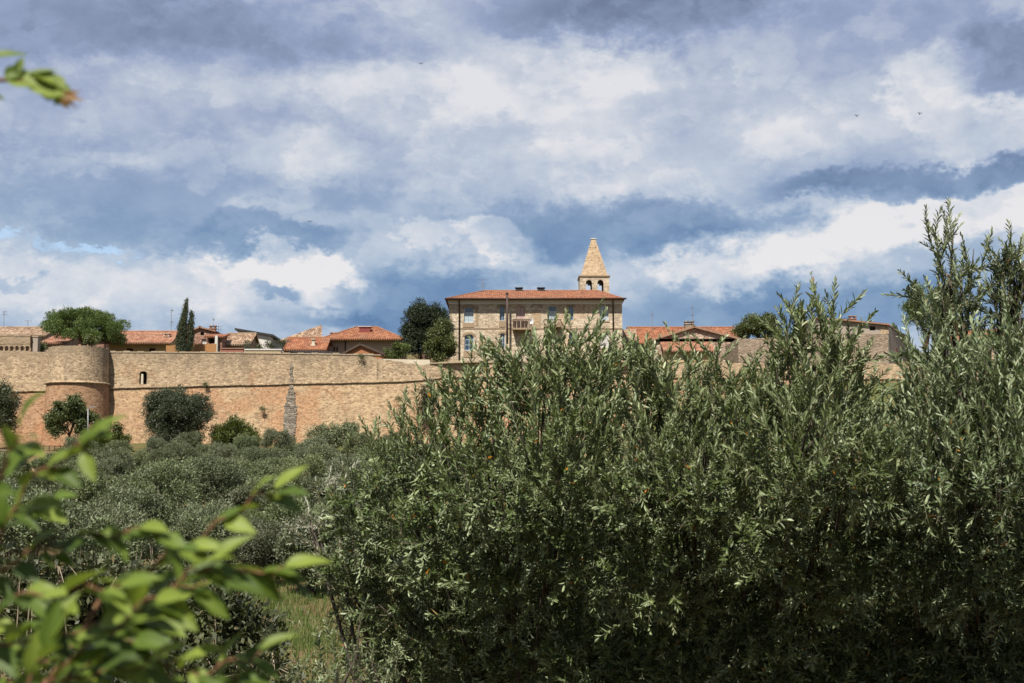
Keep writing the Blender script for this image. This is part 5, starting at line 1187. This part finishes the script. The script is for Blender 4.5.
val = n.math('MULTIPLY_ADD', n.math('SUBTRACT', fb2, .5), .26, val)
bl = n.noise(n.new('ShaderNodeVectorMath', {0: wn2, 1: (.05, .05, .05), 2: st}, operation='MULTIPLY_ADD').outputs[0], 20, 8, .5).outputs[0]
val = n.math('ADD', val, n.mr(bl, .47, .58, -.04, .06))
for px_, py_, rx, ry, am, so in CL:
    a, e = ae(px_, py_); ix, iy = F / rx, F / ry
    q_ = n.new('ShaderNodeVectorMath', {0: wc, 1: (ix, iy, 0), 2: (-a * ix, -e * iy, 0)}, operation='MULTIPLY_ADD').outputs[0]
    ln = n.new('ShaderNodeVectorMath', {0: q_}, operation='LENGTH').outputs['Value']
    val = n.math('ADD', val, n.mr(ln, 1 - so * .95, 1.12, am * (.9 if am < 0 else .9), 0))
val = n.math('MAXIMUM', n.math('MINIMUM', val, 1.0), 0.0)
lowc = n.ramp(val, [(0, srgb(94, 127, 170)), (.25, srgb(124, 154, 190)), (.5, srgb(152, 176, 204)), (.75, srgb(192, 205, 222)), (1, srgb(236, 235, 237))])
hic = n.ramp(val, [(0, srgb(98, 111, 140)), (.25, srgb(130, 145, 174)), (.5, srgb(154, 168, 200)), (.75, srgb(190, 200, 217)), (1, srgb(228, 229, 234))])
cc = n.mix(n.mr(el, ae(512, 280)[1], ae(512, 90)[1]), lowc, hic)
bgc = n.new('ShaderNodeBackground', {0: cc, 1: .97 * 2 ** -EXPO})
sky = n.new('ShaderNodeTexSky', sky_type='NISHITA', sun_disc=False, sun_elevation=SUN_EL, sun_rotation=SUN_AZ, altitude=200)
bgs = n.new('ShaderNodeBackground', {0: sky.outputs[0], 1: .10})
# breaks in the cloud, where the clear sky shows
gap = None
for px_, py_, rx, ry in ((78, 246, 44, 6), (8, 243, 20, 6)):
    a, e = ae(px_, py_); ix, iy = F / rx, F / ry
    q_ = n.new('ShaderNodeVectorMath', {0: wc, 1: (ix, iy, 0), 2: (-a * ix, -e * iy, 0)}, operation='MULTIPLY_ADD').outputs[0]
    ln = n.math('ADD', n.new('ShaderNodeVectorMath', {0: q_}, operation='LENGTH').outputs['Value'], n.math('MULTIPLY', n.math('SUBTRACT', fb2, .5), 2.2))
    gm = n.mr(ln,   .3, 1.2, .55, 0); gap = gm if gap is None else n.math('MAXIMUM', gap, gm)
ms = n.new('ShaderNodeMixShader', {0: gap, 1: bgc.outputs[0], 2: bgs.outputs[0]})
nt.links.new(ms.outputs[0], out.inputs[0])
w.cycles.sampling_method = 'MANUAL'; w.cycles.sample_map_resolution = 512

sl = D.lights.new('sun', 'SUN'); sl.energy = 4.9; sl.angle = math.radians(.53); sl.color = (1, .95, .87)
so_ = D.objects.new('sun', sl); COL.objects.link(so_)
import mathutils
sd = mathutils.Vector((math.sin(SUN_AZ) * math.cos(SUN_EL), math.cos(SUN_AZ) * math.cos(SUN_EL), math.sin(SUN_EL)))
so_.rotation_euler = sd.to_track_quat('Z', 'Y').to_euler()

cam = D.cameras.new('camera'); co = D.objects.new('camera', cam); COL.objects.link(co); SC.camera = co
cam.sensor_width = 22.3; cam.lens = 22.3 * F / 1024; co.rotation_euler = (math.radians(90) + PITCH, 0, 0)
cam.clip_start = .05; cam.clip_end = 8000
cam.dof.use_dof = True; cam.dof.focus_distance = 14; cam.dof.aperture_fstop = 5.6
SC.view_settings.view_transform = 'Standard'; SC.view_settings.look = 'None'; SC.view_settings.exposure = EXPO; SC.view_settings.gamma = 1
SC.cycles.max_bounces = 5; SC.cycles.diffuse_bounces = 2; SC.cycles.glossy_bounces = 2; SC.cycles.transmission_bounces = 3; SC.cycles.use_denoising = True
SC.cycles.caustics_reflective = False; SC.cycles.caustics_refractive = False
